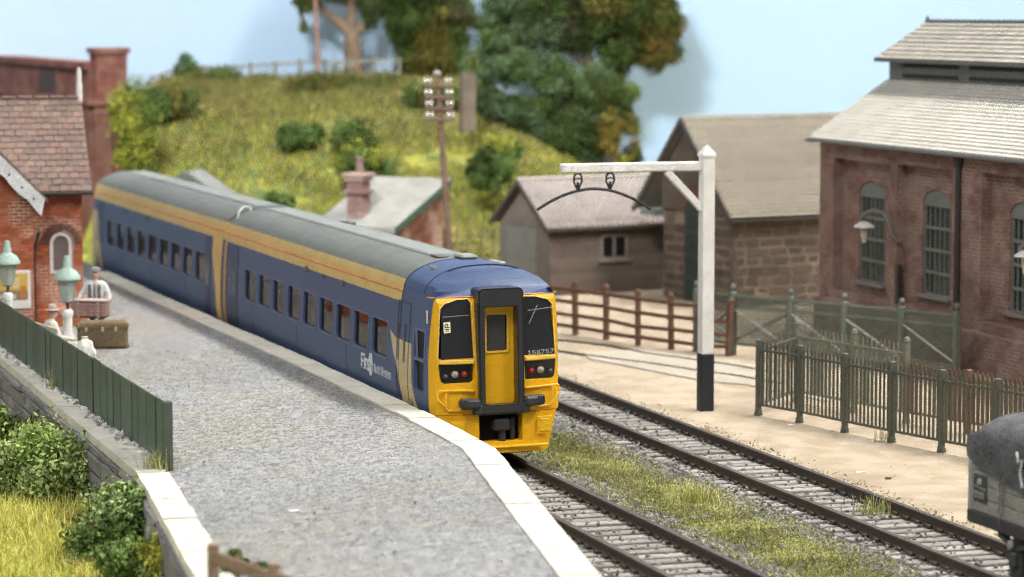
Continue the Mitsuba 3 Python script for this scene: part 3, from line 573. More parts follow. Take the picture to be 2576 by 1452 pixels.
# roof fittings
def roof_bits(t, M, items, rib0, rib1):
    rb = MB()
    for s in (-1, 1): rb.bar((s * .30, rib0, 4.02), (s * .30, rib1, 4.02), .05, .05); 
    rb.bar((0, rib0 + .3, 4.035), (0, rib1 - .3, 4.035), .50, .035, ch=.01); part(t, 'roof_rib', rb, 'satin', col=(.24, .25, .23), M=M)
    for nm, x, y, z, sx, sy, sz, col, rot in items:
        m = MB(); m.box((0, 0, 0), (sx, sy, sz), RZ(rot, (x, y, z)), ch=min(sx, sy, sz) * .4); part(t, nm, m, 'satin', col=col, M=M)
VG = (.12, .13, .12)
roof_bits(c1_, MT1, [('roof_vent', -.70, 2.0, 3.915, .16, .62, .09, VG, -8), ('roof_pod', .12, 2.5, 4.08, .34, .6, .08, (.26, .28, .25), 0), ('roof_pod', -.24, 3.1, 4.05, .24, .5, .05, VG, 0), ('roof_pod', .55, 1.8, 4.0, .14, .6, .06, (.35, .36, .33), 6), ('roof_vent', -.62, 16.9, 3.93, .12, .75, .07, VG, 4), ('roof_vent', -.5, 18.0, 3.98, .14, .2, .10, VG, 0), ('roof_vent', -.98, 17.6, 3.73, .14, .5, .10, (.40, .30, .13), 0), ('roof_pod', .35, 12.3, 4.05, .2, .5, .07, VG, 10), ('side_catch', -1.262, 10.0, 3.24, .05, .12, .14, VG, 0), ('side_catch', -1.262, 8.55, 3.20, .05, .10, .10, VG, 0), ('side_catch', -1.262, 6.9, 3.20, .05, .12, .14, VG, 0)], 3.2, 18.1)
# underframe
uf = MB(); uf.box((0, 9.3, .52), (1.9, 16.6, .44)); uf.box((0, 9.3, .30), (1.5, 6, .3))
for y in (2.6, 4.8, 14.2, 16.4):
    for s in (-1, 1):
        w = MB(); w.lathe([(0, -.06), (.42, -.06), (.42, .06), (0, .06)], (0, 0, 0), 18); q = w.mesh(); q.apply_transform(trimesh.transformations.rotation_matrix(math.pi / 2, [0, 1, 0])); q.apply_translation((s * .70, y, .67)); part(c1_, 'wheel', q, 'satin', col=(.05, .045, .04), M=MT1)
part(c1_, 'underframe', uf, 'matte', col=(.022, .022, .024), M=MT1)
# ---- the farther car
MT2 = RZ(1.15, (-.03, 18.55, .02)) @ RY(-.6)
win2 = [20.38 - 18.55 + 1.478 * k for k in range(9)]
c2_ = car('farther railcar of the blue and gold train, beside the station building', 17.0, win2, MT2, False, [(1.2, 1.76), (15.5, 16.4)])
for s in (-1, 1):
    part(c2_, 'gold_flash', plate([(.0, .9), (.62, .9), (.45, 1.3), (.48, 1.8), (.72, 2.4), (1.02, 2.85), (1.16, 3.24), (0, 3.24)], s, 0, 1, .016), 'satin', col=GOLD, M=MT2)
    part(c2_, 'gold_flash', plate([(15.25, 1.0), (15.45, 1.0), (15.75, 2.0), (16.35, 2.9), (16.9, 2.9), (16.9, 1.0), (16.4, 1.0), (16.1, 1.9), (15.8, 1.0)], s, 15, 17, .016), 'satin', col=(.58, .46, .23), M=MT2)
part(c2_, 'end_panel', prism_man(profile(-.01), .03, .05), 'satin', col=(.42, .28, .085), M=MT2)
part(c2_, 'end_panel', prism_man(profile(-.01), 16.93, 16.97), 'satin', col=BLUE, M=MT2)
roof_bits(c2_, MT2, [('roof_vent', -.60, 1.1, 3.94, .12, .8, .07, VG, 4), ('roof_vent', -.55, .35, 3.97, .16, .2, .12, VG, 0), ('roof_vent', -.97, .8, 3.74, .14, .5, .10, (.40, .30, .13), 0), ('side_catch', -1.262, 12.2, 3.15, .05, .12, .14, VG, 0), ('side_catch', -1.262, 9.2, 3.15, .05, .12, .14, VG, 0)], .2, 16.6)
uf = MB(); uf.box((0, 8.5, .52), (1.9, 16.0, .44)); part(c2_, 'underframe', uf, 'matte', col=(.022, .022, .024), M=MT2)
gw = MB(); gw.box((.0, 18.40, 2.2), (1.9, .34, 2.9), ch=.03); part(c2_, 'gangway_bellows', gw, 'matte', col=(.05, .045, .04))
fl_ = prism_man([(17.83, .85), (17.78, 3.2), (18.22, 3.2), (18.23, .85), (18.1, .85), (18.02, 1.6)], 0, 1, 'yz')
for s in (-1, 1): part(c1_, 'gold_flash', plate([(18.0, .95), (18.02, 1.9), (18.0, 3.22), (18.22, 3.22), (18.22, .95)], s, 17.3, 18.24, .021), 'satin', col=(.46, .30, .10), M=MT1, label='gold edge at the inner end')
hk = MB(); hk.tube([(-1.0, 18.0, 3.72), (-.93, 18.0, 3.98), (-.80, 18.0, 4.10), (-.66, 18.0, 4.08), (-.62, 18.0, 4.0)], .022, 6); part(c1_, 'cable', hk, 'gloss', col=(.8, .82, .85), M=MT1, label='white looped cable over the gap between the cars')
# ------------------------------------------------------------------ platform edges, wall, fence
def polyline(pts, step):
    pts = np.asarray(pts, float); seg = np.linalg.norm(np.diff(pts, axis=0), axis=1); s = np.r_[0, np.cumsum(seg)]
    n = max(1, int(round(s[-1] / step))); q = np.linspace(0, s[-1], n + 1)
    return np.c_[np.interp(q, s, pts[:, 0]), np.interp(q, s, pts[:, 1])]
def offset_in(pts, d):
    pts = np.asarray(pts, float); e = np.diff(pts, axis=0); e /= np.linalg.norm(e, axis=1, keepdims=True); n = np.c_[-e[:, 1], e[:, 0]]
    m = np.vstack([n[:1], n[:-1] + n[1:], n[-1:]]); m /= np.linalg.norm(m, axis=1, keepdims=True); c = (m * np.vstack([n[:1], n])).sum(1, keepdims=True)
    return pts + d * m / c
def slabs(parent, line, width, step, z0, z1, bsdf, seed, gap=.016, name='slab', corner=0):
    r_ = np.random.default_rng(seed); outs = np.asarray(line, float)
    ins = offset_in(outs, width)
    so = np.r_[0, np.cumsum(np.linalg.norm(np.diff(outs, axis=0), axis=1))]; q = np.unique(np.concatenate([np.linspace(a, b_, max(1, round((b_ - a) / step)) + 1) for a, b_ in zip(so[:-1], so[1:])]).round(6)); n = len(q) - 1
    I = lambda P, s: np.array([np.interp(s, so, P[:, 0]), np.interp(s, so, P[:, 1])])
    for k in range(n):
        a, b_ = q[k] + gap, q[k + 1] - gap; c4 = [I(outs, a), I(outs, b_), I(ins, b_), I(ins, a)]
        c4 = [p + r_.normal(size=2) * .006 for p in c4]; dz = r_.normal() * .006
        cen = np.mean(c4, 0); top = [cen + (p - cen) * .985 for p in c4]
        v = np.array([[*p, z0] for p in c4] + [[*p, z1 + dz - .02] for p in c4] + [[*p, z1 + dz] for p in top])
        f = [[0, 1, 5, 4], [1, 2, 6, 5], [2, 3, 7, 6], [3, 0, 4, 7], [4, 5, 9, 8], [5, 6, 10, 9], [6, 7, 11, 10], [7, 4, 8, 11], [8, 9, 10, 11]]
        m = MB(); m.add(v, f); m = m.mesh(); part(parent, name, m, bsdf, uv=np.full((12, 2), r_.random()))
t = thing('platform_edge', 'row of pale edging slabs along the train side of the platform', 'platform edging')
pe = PE[1:][::-1]; slabs(t, pe[:3], .58, .98, 1.12, 1.335, 'concrete', 51, corner=1); slabs(t, pe[2:], .56, .98, 1.12, 1.335, 'concrete', 52)
t = thing('platform_coping', 'row of pale coping slabs along the near end of the platform wall', 'coping')
slabs(t, WL[2:], .53, .90, 1.18, 1.335, 'concrete', 52)
t = thing('wall_coping', 'long weathered concrete coping outside the green board fence', 'coping')
slabs(t, WL[:3], .50, 2.9, 1.18, 1.345, 'coping', 53)
# platform wall of coursed grey stone
t = thing('platform_wall', 'grey stone retaining wall with rough courses below the platform coping', 'retaining wall')
def stone_wall(parent, a, b, z0, z1, h, l, seed, out, cols, bsdf='matte', depth=.16, name='stone', joint=.018, rough=.02, proud=.05):
    """courses of separate stones from a to b; out: the outward normal"""
    r_ = np.random.default_rng(seed); a, b = np.asarray(a, float), np.asarray(b, float); L = np.linalg.norm(b - a); e = (b - a) / L; out = np.asarray(out, float)
    z = z0; k = 0
    while z < z1 - .02:
        hh = min(h * (.85 + .3 * r_.random()), z1 - z); s = -l * r_.random() * .8
        while s < L:
            ll = l * (.6 + .8 * r_.random()); s0, s1 = max(s, 0) + joint / 2, min(s + ll, L) - joint / 2; s += ll
            if s1 - s0 < .06: continue
            d = depth * (.9 + .2 * r_.random())
            v, f = cbox((s1 - s0, d, hh - joint), .022); v = v + r_.normal(size=v.shape) * rough * .5
            M = np.eye(4); M[:2, 0] = e; M[:2, 1] = out; c_ = a + e * (s0 + s1) / 2 - out * (depth / 2 - proud - rough * r_.normal()); M[:3, 3] = (*c_, z + hh / 2)
            m = MB(); m.add(v, f, M); col = np.asarray(cols[int(r_.integers(len(cols)))]) * (.85 + .3 * r_.random())
            part(parent, name, m, bsdf, col=col, grain=5)
        z += hh
GS = [(.235, .235, .24), (.20, .20, .205), (.26, .255, .25), (.175, .175, .185)]
core = MB(); wp_ = [(x + .14, y) for x, y in WL[1:]]
for a, b in zip(wp_[:-1], wp_[1:]): core.bar((*a, .45), (*b, .45), .12, 1.5)
part(t, 'core', core, 'matte', col=(.12, .12, .12))
for a, b, sd in ((WL[1], WL[2], 1), (WL[2], WL[3], 2), (WL[3], WL[4], 3)):
    a, b = np.array(a), np.array(b); e = (b - a) / np.linalg.norm(b - a); stone_wall(t, a, b, -.32, 1.17, .27, 1.5, 60 + sd, (e[1], -e[0]) if e[1] * -1 > 0 and (e[1]) < 0 else (-abs(e[1]), e[0]), GS)
# green board fence
t = thing('board_fence', 'dark green close boarded fence along the edge of the platform', 'fence')
A, B = np.array([-7.70, 16.5]), np.array([-7.38, -5.0]); L = np.linalg.norm(B - A); e = (B - A) / L; k = 0; s = 0.0; r = np.random.default_rng(71)
while s < L - .3:
    w = .52 + .5 * r.random(); w = min(w, L - .2 - s); c = A + e * (s + w / 2); g = .9 + .25 * r.random()
    m = MB(); M = np.eye(4); M[:2, 0] = e; M[:2, 1] = (-e[1], e[0]); M[:3, 3] = (*c, Z_PLAT + .57 + .008 * r.normal())
    m.box((0, .012 * r.normal(), 0), (w - .09, .03, 1.14), M, ch=.012); part(t, 'board', m, 'satin', col=(.092 * g, .125 * g, .104 * g), grain=2); s += w
m = MB(); m.bar((*(A + [.035, 0]), Z_PLAT + .56), (*(B + [.035, 0]), Z_PLAT + .56), .012, 1.10); part(t, 'gap_shade_sheet', m, 'matte', col=(.012, .016, .014), label='added dark sheet giving the gaps between the boards their shade')  # dark sheet added so the gaps between boards look shaded
m = MB(); m.box((*B, Z_PLAT + .58), (.17, .17, 1.20), ch=.02); part(t, 'end_post', m, 'satin', col=(.082, .10, .08))
m = MB()
for z in (.25, .9): m.bar((*(A + [.06, 0]), Z_PLAT + z), (*(B + [.06, 0]), Z_PLAT + z), .05, .09)
part(t, 'rail', m, 'satin', col=(.05, .07, .055))
# pale plaster lumps along the fence foot
r = np.random.default_rng(73); n = 420; u = r.random(n)
m, C = stones(np.c_[A[0] + (B[0] - A[0]) * u - .06 + .05 * r.normal(size=n), A[1] + (B[1] - A[1]) * u], 1.33, .07, 74, [(.62, .61, .57), (.50, .49, .46), (.70, .69, .65), (.3, .3, .28)])
struct('fence_rubble', m, 'matte', col=C, grain=1, kind='stuff', label='pale crumbs of mortar along the foot of the green fence', cat='rubble')
# ------------------------------------------------------------------ station building
SR = -3.0; SB = RZ(SR, (-5.02, 17.45, 0))       # origin: right front corner of the wing with the arched window; x to the left is negative
st = thing('station_building', 'red brick station building with a brown tiled roof and white bargeboard', 'building')
ST_E = 4.74; win_c = -.53
def arch(cx, w, z0, zs, k=10): return [(cx - w / 2, z0), (cx + w / 2, z0)] + [(cx + w / 2 * math.cos(a), zs + w / 2 * math.sin(a)) for a in np.linspace(0, math.pi, k)]
wall = mbox(-6, 0, 0, 3.6, 1.2, ST_E) - mbox(-5.8, -.2, .2, 3.4, 1.0, ST_E + 1)
wall = wall + prism_man([(0, ST_E), (3.6, ST_E), (1.8, 6.72)], -.2, 0, 'yz')
wall = wall - prism_man(arch(win_c, .50, 2.62, 3.34), -.5, .5)
part(st, 'wall', wall, 'station_brick', M=SB, smooth=False)
pl = MB(); pl.box((-2.95, -.05, 1.52), (6.1, .16, .46), ch=.02); pl.box((.0, 1.8, 1.52), (.16, 3.7, .46), ch=.02); part(st, 'plinth', pl, 'station_brick', M=SB)
ar = MB(); ow, iw = .82, .56
for k in range(13):
    a0, a1 = math.pi * k / 13 + .03, math.pi * (k + 1) / 13 - .03
    q = [(win_c + r_ / 2 * math.cos(a), 3.34 + r_ / 2 * math.sin(a)) for r_, a in ((iw, a0), (ow + .16, a0), (ow + .16, a1), (iw, a1))]
    ar2 = prism_man(q, -.03, .05); part(st, 'arch_brick', ar2, 'matte', col=np.array((.135, .075, .06)) * (.8 + .4 * rng.random()), grain=5, M=SB)
wf = prism_man(arch(win_c, .54, 2.60, 3.34), -.015, .06) - prism_man(arch(win_c, .38, 2.67, 3.34), -1, 1)
wk = part(st, 'window', wf, 'satin', col=(.66, .62, .60), M=SB, label='white framed round headed window')
part(wk, 'pane', prism_man(arch(win_c, .40, 2.66, 3.34), .045, .055), 'gloss', col=(.16, .12, .115), M=SB)
ls = MB(); ls.tube([(win_c + .31, -.03, 2.64), (win_c + .31, -.03, 3.3)] + [(win_c + .31 * math.cos(a), -.03, 3.34 + .31 * math.sin(a)) for a in np.linspace(.2, math.pi / 2, 5)], .014, 5); part(st, 'conduit', ls, 'satin', col=(.42, .30, .27), M=SB)
# tiled roof: every tile of the slope in view
rf = MB(); ridge_y, ridge_z = 1.8, 6.83
rf.add([[-6, -.22, ST_E - .13], [.22, -.22, ST_E - .13], [.22, ridge_y, ridge_z - .06], [-6, ridge_y, ridge_z - .06], [-6, 3.85, ST_E - .10], [.22, 3.85, ST_E - .10]], [[0, 1, 2, 3], [3, 2, 5, 4]])
rf.add([[-6, -.22, ST_E - .20], [.22, -.22, ST_E - .20], [.22, ridge_y, ridge_z - .13], [-6, ridge_y, ridge_z - .13], [-6, 3.85, ST_E - .17], [.22, 3.85, ST_E - .17]], [[3, 2, 1, 0], [4, 5, 2, 3]])
rk = part(st, 'roof', rf, 'matte', col=(.10, .06, .05), M=SB, label='brown tiled roof')
sl = np.array([0, ridge_y + .22, ridge_z - .06 - ST_E + .13]); sl /= np.linalg.norm(sl); nrm = np.array([0, -sl[2], sl[1]]); SLn = math.hypot(ridge_y + .22, ridge_z - .06 - ST_E + .13); r = np.random.default_rng(81)
rows = 15; rh = SLn / rows
for k in range(rows):
    x = .22
    first = True
    while x > -2.75:
        w = .262 * (.97 + .06 * r.random()); w = w / 2 if (first and k % 2) else w; first = False
        v, f = cbox((w - .011, rh * 1.14, .045), .006); M = np.eye(4); M[:3, 0] = (1, 0, 0); M[:3, 1] = sl; M[:3, 2] = nrm
        tilt = trimesh.transformations.rotation_matrix(-.12 + .015 * r.normal(), [1, 0, 0]); M = M @ tilt
        M[:3, 3] = np.array([x - w / 2, -.22, ST_E - .13]) + sl * rh * (k + .48) + nrm * (.028 + .006 * r.random())
        m = MB(); m.add(v + r.normal(size=v.shape) * .003, f, M); g = .85 + .3 * r.random(); wm = r.random()
        part(rk, 'tile', m, 'matte', col=((.235 + .04 * wm) * g, (.180 + .005 * wm) * g, (.160 - .005 * wm) * g), grain=4, M=SB); x -= w
rt_ = MB(); x = .22
while x > -2.7: rt_.box((x - .2, ridge_y, ridge_z + .0), (.38, .16, .11), ch=.04); x -= .40
part(rk, 'ridge_tile', rt_, 'matte', col=(.20, .14, .125), M=SB)
gt = MB(); gt.tube([(-6, -.26, ST_E - .16), (.24, -.26, ST_E - .16)], .055, 7); gt.bar((.215, -.22, ST_E - .2), (.215, ridge_y, ridge_z - .12), .03, .10); part(st, 'gutter', gt, 'satin', col=(.045, .035, .032), M=SB)
fn = MB(); fn.lathe([(0, -.35), (.075, -.33), (.085, -.1), (.075, .10), (.085, .16), (.065, .24), (.062, .52), (.03, .62), (0, .64)], (.17, ridge_y, ridge_z + .12), 10, None); part(st, 'finial', fn, 'satin', col=(.74, .72, .70), smooth=40, M=SB, label='white finial on the end of the roof ridge')
# projecting gabled wing with the bargeboard
GX0, GX1, GY, GE = -4.6, -1.26, -.75, 4.74; gm = (GX0 + GX1) / 2; GAP = 6.42
wg = prism_man([(GX0, 1.2), (GX1, 1.2), (GX1, GE), (gm, GAP), (GX0, GE)], GY, .05); part(st, 'gable_wall', wg, 'station_brick', M=SB)
gr = MB(); n_ = np.array([GX1 + .32 - gm, 0, 0]);
for s in (1, -1):
    a = np.array([gm, GY - .28, GAP + .16]); b = np.array([gm + s * (GX1 - gm + .34), GY - .28, GE - .26]); gr.add([a, b, b + [0, 2.6, 0], a + [0, 2.6, 0]], [[0, 1, 2, 3]]); gr.add([a - [0, 0, .09], b - [0, 0, .09], b + [0, 2.6, -.09], a + [0, 2.6, -.09]], [[3, 2, 1, 0]]); gr.add([a, b, b - [0, 0, .09], a - [0, 0, .09]], [[0, 1, 2, 3]]); gr.add([b, b + [0, 2.6, 0], b + [0, 2.6, -.09], b - [0, 0, .09]], [[0, 1, 2, 3]])
part(st, 'gable_roof', gr, 'matte', col=(.15, .115, .10), M=SB)
sc_ = []; N_ = 40; bx_ = GX1 + .26; bz_ = GE - .24
for k in range(N_ + 1): u = k / N_; sc_.append((gm + (bx_ - gm) * u, GAP + .05 + (bz_ - GAP - .05) * u))
low = [(x - .09, z - .34 - .07 * abs(math.sin(u * math.pi * 3.6))) for (x, z), u in zip(sc_, np.linspace(0, 1, N_ + 1))]
bb = prism_man(sc_ + low[::-1], GY - .30, GY - .25); bb = bb + bb.mirror([1, 0, 0]).translate([2 * gm, 0, 0]); part(st, 'bargeboard', bb, 'satin', col=(.62, .63, .64), grain=4, M=SB, label='white wavy bargeboard')
hl = MB()
for u in (.42, .60, .76, .90):
    hl = MB(); x, z = gm + (bx_ - gm) * u - .07, GAP + .05 + (bz_ - GAP - .05) * u - .19; hl.box((x, GY - .302, z), (.05, .012, .06)); part(st, 'bargeboard_hole', hl, 'matte', col=(.06, .06, .06), M=SB)
kn = MB(); kn.tube([(GX1 + .12, GY - .1, 3.72), (GX1 + .12, GY + .1, 3.60), (GX1 + .02, GY + .1, 3.2), (GX1 + .02, GY + .1, 1.4)], .045, 6); part(st, 'downpipe', kn, 'satin', col=(.035, .03, .03), M=SB)
# poster board on the wing
po = thing('poster_board', 'white framed poster board in yellow and orange on the brick wing', 'poster')
m = MB(); m.box((-1.77, GY - .03, 2.31), (.84, .05, .92), ch=.01); part(po, 'frame', m, 'satin', col=(.74, .73, .70), M=SB)
for x0, x1, z0, z1, col in ((-2.12, -1.42, 2.30, 2.70, (.62, .40, .08)), (-2.12, -1.42, 2.06, 2.29, (.25, .19, .12)), (-1.98, -1.62, 2.36, 2.60, (.68, .55, .30)), (-1.60, -1.46, 2.12, 2.40, (.50, .20, .05)), (-2.10, -1.7, 2.10, 2.2, (.55, .5, .4))):
    m = MB(); d = .004 * (1 + (x1 - x0 < .5)); m.box(((x0 + x1) / 2, GY - .055 - d, (z0 + z1) / 2), (x1 - x0, .004, z1 - z0)); part(po, 'print', m, 'satin', col=col, M=SB)
# ------------------------------------------------------------------ lamps on the platform
def station_lamp(label, base, h, sc=1.0):
    t = thing('platform_lamp', label, 'lamp post', 'gas style lamps on the platform'); X, Y, Z = base; r_ = np.random.default_rng(int(abs(Y) * 10))
    p = MB(); p.lathe([(.0, 0), (.14, 0), (.14, .55), (.11, .62), (.10, h - 1.02), (.12, h - 1.0), (.12, h - .88), (.09, h - .84), (0, h - .83)], base, 9); m = p.mesh(); m.vertices += r_.normal(size=m.vertices.shape) * .007; part(t, 'post', m, 'matte', col=WHITE, grain=2, smooth=45)
    p = MB(); p.lathe([(.035, h - .85), (.035, h - .70), (.12, h - .68), (.12, h - .66)], base, 8); part(t, 'neck', p, 'satin', col=(.08, .06, .05))
    p = MB(); M = RZ(20, (X, Y, Z)); p.lathe([(.135, h - .66), (.225, h - .16), (0, h - .16)], (0, 0, 0), 6, M); part(t, 'lantern', p, 'gloss', col=(.40, .44, .40), grain=4, label='grey glazed lantern')
    p = MB()
    for k in range(6):
        a = math.radians(20 + 60 * k); p.bar((X + .14 * math.cos(a), Y + .14 * math.sin(a), Z + h - .66), (X + .235 * math.cos(a), Y + .235 * math.sin(a), Z + h - .16), .016, .016)
    part(t, 'glazing_bar', p, 'satin', col=(.30, .36, .33))
    p = MB(); p.lathe([(.0, h - .17), (.30, h - .17), (.305, h - .12), (.21, h + .02), (.12, h + .07), (.10, h + .10), (.065, h + .32), (.05, h + .36), (0, h + .37)], base, 12); part(t, 'cap', p, 'satin', col=(.37, .50, .445), grain=3, smooth=40, label='pale green lantern cap')
    p = MB(); p.tube([(X - .27, Y - .02, Z + h - .12), (X - .36, Y - .03, Z + h - .22), (X - .35, Y - .03, Z + h - .5), (X - .22, Y - .03, Z + h - .82), (X - .10, Y - .04, Z + h - .98), (X - .12, Y - .05, Z + h - 1.5)], .014, 5); part(t, 'wire', p, 'satin', col=(.5, .5, .46)); return t
station_lamp('platform lamp with a wire bowed out at its side, in front of the arched window', gz(172, 905, Z_PLAT), 1.95)
station_lamp('platform lamp with a pale green cap in front of the poster board', gz(22, 868, Z_PLAT), 2.05)
# ------------------------------------------------------------------ luggage and people
def ball_chain(bones):
    """hulls of spheres at the joints joined into one body"""
    parts_ = []
    for a, b, ra, rb in bones:
        sa = m3.Manifold.sphere(ra, 14).translate(list(map(float, a))); sb = m3.Manifold.sphere(rb, 14).translate(list(map(float, b))); parts_.append(m3.Manifold.batch_hull([sa, sb]))
    m = m3.Manifold.batch_boolean(parts_, m3.OpType.Add).refine_to_length(.03); q = m.to_mesh()
    t = trimesh.Trimesh(q.vert_properties[:, :3], q.tri_verts, process=True); trimesh.smoothing.filter_taubin(t, .5, -.52, 8); return t
def hand(w, d, side, up=(0, 0, 1), r=.012):
    """a palm, four unequal bent fingers and a thumb, from the wrist w along d"""
    w, d, side = (np.asarray(q, float) for q in (w, d, side)); pn = np.cross(d, side); out = [(w, w + d * .08, .030, .034)]
    for k, l in enumerate((.065, .08, .078, .058)):
        b_ = w + d * .085 + side * (k - 1.5) * .023; c_ = b_ + d * l * .55 - pn * .025; e_ = c_ + d * l * .25 - pn * l * .45; out += [(b_ - d * .03, b_, .013, r), (b_, c_, r, r * .95), (c_, e_, r * .95, r * .85)]
    tb = w + d * .025 - side * .034; out += [(w + d * .01, tb, .016, .014), (tb, tb + d * .035 - side * .022, .014, .012), (tb + d * .035 - side * .022, tb + d * .06 - side * .016 - pn * .015, .012, .010)]; return out
PB = gz(243, 862, Z_PLAT); PM = RZ(-28, PB)                 # porter: stands behind the trunk, faces the viewer (-y)
t = thing('person', 'porter in a peaked cap and pale jacket holding a wicker hamper in front of him', 'person')
bones = [((-.10, 0, .06), (-.10, .02, .50), .055, .065), ((-.10, .02, .50), (-.09, .02, .88), .07, .10), ((.10, 0, .06), (.10, .02, .50), .055, .065), ((.10, .02, .50), (.09, .02, .88), .07, .10), ((-.10, -.10, .035), (-.10, .02, .05), .035, .045), ((.10, -.10, .035), (.10, .02, .05), .035, .045),
         ((-.08, .02, .90), (.08, .02, .90), .13, .13), ((-.06, .02, .92), (-.13, .02, 1.34), .14, .12), ((.06, .02, .92), (.13, .02, 1.34), .14, .12), ((-.17, .02, 1.36), (.17, .02, 1.36), .085, .085), ((0, .01, 1.38), (0, -.01, 1.50), .06, .055),
         ((0, -.02, 1.58), (0, .0, 1.66), .088, .098), ((0, -.055, 1.55), (0, -.03, 1.60), .055, .07), ((0, -.115, 1.59), (0, -.10, 1.62), .016, .014), ((-.095, .0, 1.60), (-.095, .0, 1.63), .016, .018), ((.095, .0, 1.60), (.095, .0, 1.63), .016, .018),
         ((-.20, .02, 1.35), (-.36, -.06, 1.10), .072, .055), ((-.36, -.06, 1.10), (-.36, -.30, .92), .052, .040), ((.20, .02, 1.35), (.36, -.06, 1.10), .072, .055), ((.36, -.06, 1.10), (.36, -.30, .92), .052, .040)]
bones += hand((-.36, -.31, .915), (.05, -.98, -.2), (0, -.2, .98)) + hand((.36, -.31, .915), (-.05, -.98, -.2), (0, .2, -.98))
pb = ball_chain(bones); vz = pb.vertices
SKIN, COAT, TROU = np.array((.52, .36, .30)), np.array((.64, .63, .62)), np.array((.10, .095, .10))
C = np.where((vz[:, 2] > 1.46)[:, None], SKIN, np.where((vz[:, 2] > .86)[:, None], COAT, TROU)); C = np.where(((vz[:, 1] < -.29) & (vz[:, 2] < 1.1) & (vz[:, 2] > .6))[:, None], SKIN, C)
part(t, 'body', pb, 'matte', col=C, grain=3, smooth=True, M=PM)
m = MB(); m.lathe([(.0, .085), (.085, .082), (.112, .055), (.108, .0), (.0, .0)], (0, 0, 1.675), 14); m.box((0, -.10, 1.68), (.15, .10, .018), ch=.006); part(t, 'cap', m, 'matte', col=(.30, .29, .30), M=PM)
m = MB()
for s in (-1, 1): m.box((s * .115, -.118, 1.15), (.07, .02, .42), ch=.008)
m.box((0, -.135, 1.22), (.035, .02, .34), ch=.006); part(t, 'waistcoat', m, 'matte', col=(.12, .12, .13), M=PM, label='dark waistcoat and tie')
m = MB()
for s in (-1, 1): m.box((s * .036, -.097, 1.632), (.022, .012, .010))
m.box((0, -.112, 1.545), (.045, .012, .008)); part(t, 'face', m, 'matte', col=(.14, .09, .08), M=PM)
t = thing('hamper', 'brown wicker hamper with pale straps held in front by the porter', 'hamper'); hm = MB(); hm.box((0, -.43, .83), (.86, .36, .40), ch=.06); part(t, 'basket', hm, 'matte', col=(.30, .19, .165), grain=6, M=PM)
for x in (-.24, .24): m = MB(); m.box((x, -.43, .835), (.07, .385, .425), ch=.03); part(t, 'strap', m, 'matte', col=(.52, .43, .38), grain=4, M=PM)
m = MB(); m.box((0, -.43, 1.035), (.90, .40, .05), ch=.02); part(t, 'lid', m, 'matte', col=(.46, .37, .33), grain=5, M=PM)
m = MB()
for z in (.70, .78, .86, .94):
    for k in range(6): m.box((-.37 + .148 * k, -.612, z), (.10, .03, .05), ch=.012)
part(t, 'weave', m, 'matte', col=(.36, .23, .20), M=PM, stuff=True)
# seated passenger and bench behind the fence
BP = gz(98, 930, Z_PLAT); BM = RZ(100, BP + [.35, 0, 0])
t = thing('bench', 'cream platform bench behind the green fence, under the passenger in the hat', 'bench')
m = MB(); m.box((0, 0, .45), (1.7, .40, .05), ch=.015); part(t, 'seat', m, 'satin', col=(.66, .62, .50), M=BM)
m = MB(); m.box((0, .22, .80), (1.7, .05, .34), ch=.015); part(t, 'backrest', m, 'satin', col=(.68, .64, .52), M=BM)
for s in (-.75, .75): m = MB(); m.box((s, .02, .21), (.07, .38, .43), ch=.015); part(t, 'leg', m, 'satin', col=(.5, .47, .4), M=BM)
t = thing('person', 'seated passenger in a pinkish brimmed hat and cream coat behind the fence', 'person')
bones = [((-.09, .04, .56), (.09, .04, .56), .13, .13), ((-.09, .0, .56), (-.10, -.42, .54), .095, .07), ((.09, .0, .56), (.10, -.42, .54), .095, .07), ((-.10, -.42, .52), (-.10, -.40, .10), .065, .045), ((.10, -.42, .52), (.10, -.40, .10), .065, .045), ((-.10, -.40, .06), (-.10, -.52, .045), .045, .035), ((.10, -.40, .06), (.10, -.52, .045), .045, .035),
         ((-.05, .05, .62), (-.12, .08, .96), .14, .12), ((.05, .05, .62), (.12, .08, .96), .14, .12), ((-.17, .08, .98), (.17, .08, .98), .08, .08), ((0, .07, 1.0), (0, .05, 1.10), .06, .055), ((0, .02, 1.18), (0, .05, 1.26), .086, .095), ((0, -.02, 1.15), (0, 0, 1.2), .055, .07), ((0, -.075, 1.19), (0, -.065, 1.21), .016, .014),
         ((-.20, .07, .97), (-.27, -.02, .72), .068, .052), ((-.27, -.02, .72), (-.14, -.26, .66), .048, .036), ((.20, .07, .97), (.27, -.02, .72), .068, .052), ((.27, -.02, .72), (.14, -.26, .66), .048, .036)]
bones += hand((-.14, -.27, .66), (.25, -.95, -.1), (.95, .25, 0)) + hand((.14, -.27, .66), (-.25, -.95, -.1), (.95, -.25, 0))
pb = ball_chain(bones); z = pb.vertices[:, 2]; C = np.where((z > 1.09)[:, None], (.52, .38, .33), np.where((z > .12)[:, None], (.62, .59, .52), (.1, .08, .07))); part(t, 'body', pb, 'matte', col=C, grain=3, smooth=True, M=BM)
m = MB(); m.lathe([(0, .12), (.07, .115), (.095, .07), (.10, .012), (.155, .0), (.155, -.012), (0, -.012)], (0, .05, 1.29), 14); part(t, 'hat', m, 'matte', col=(.50, .36, .33), M=BM)
t = thing('mail_sack', 'white sack standing behind the green fence beside the lamp', 'sack')
m = trimesh.creation.icosphere(3, 1.0); v = m.vertices; v = v * (1 + .35 * (meshkit.noise(v * 2.6, 4)[:, None] - .5)) * [.22, .20, .30]; v[:, 2] = np.maximum(v[:, 2], -.42); m.vertices = v + gz(215, 935, 1.3) + [0, 0, .42]; part(t, 'bag', m, 'matte', col=(.72, .70, .64), smooth=True)
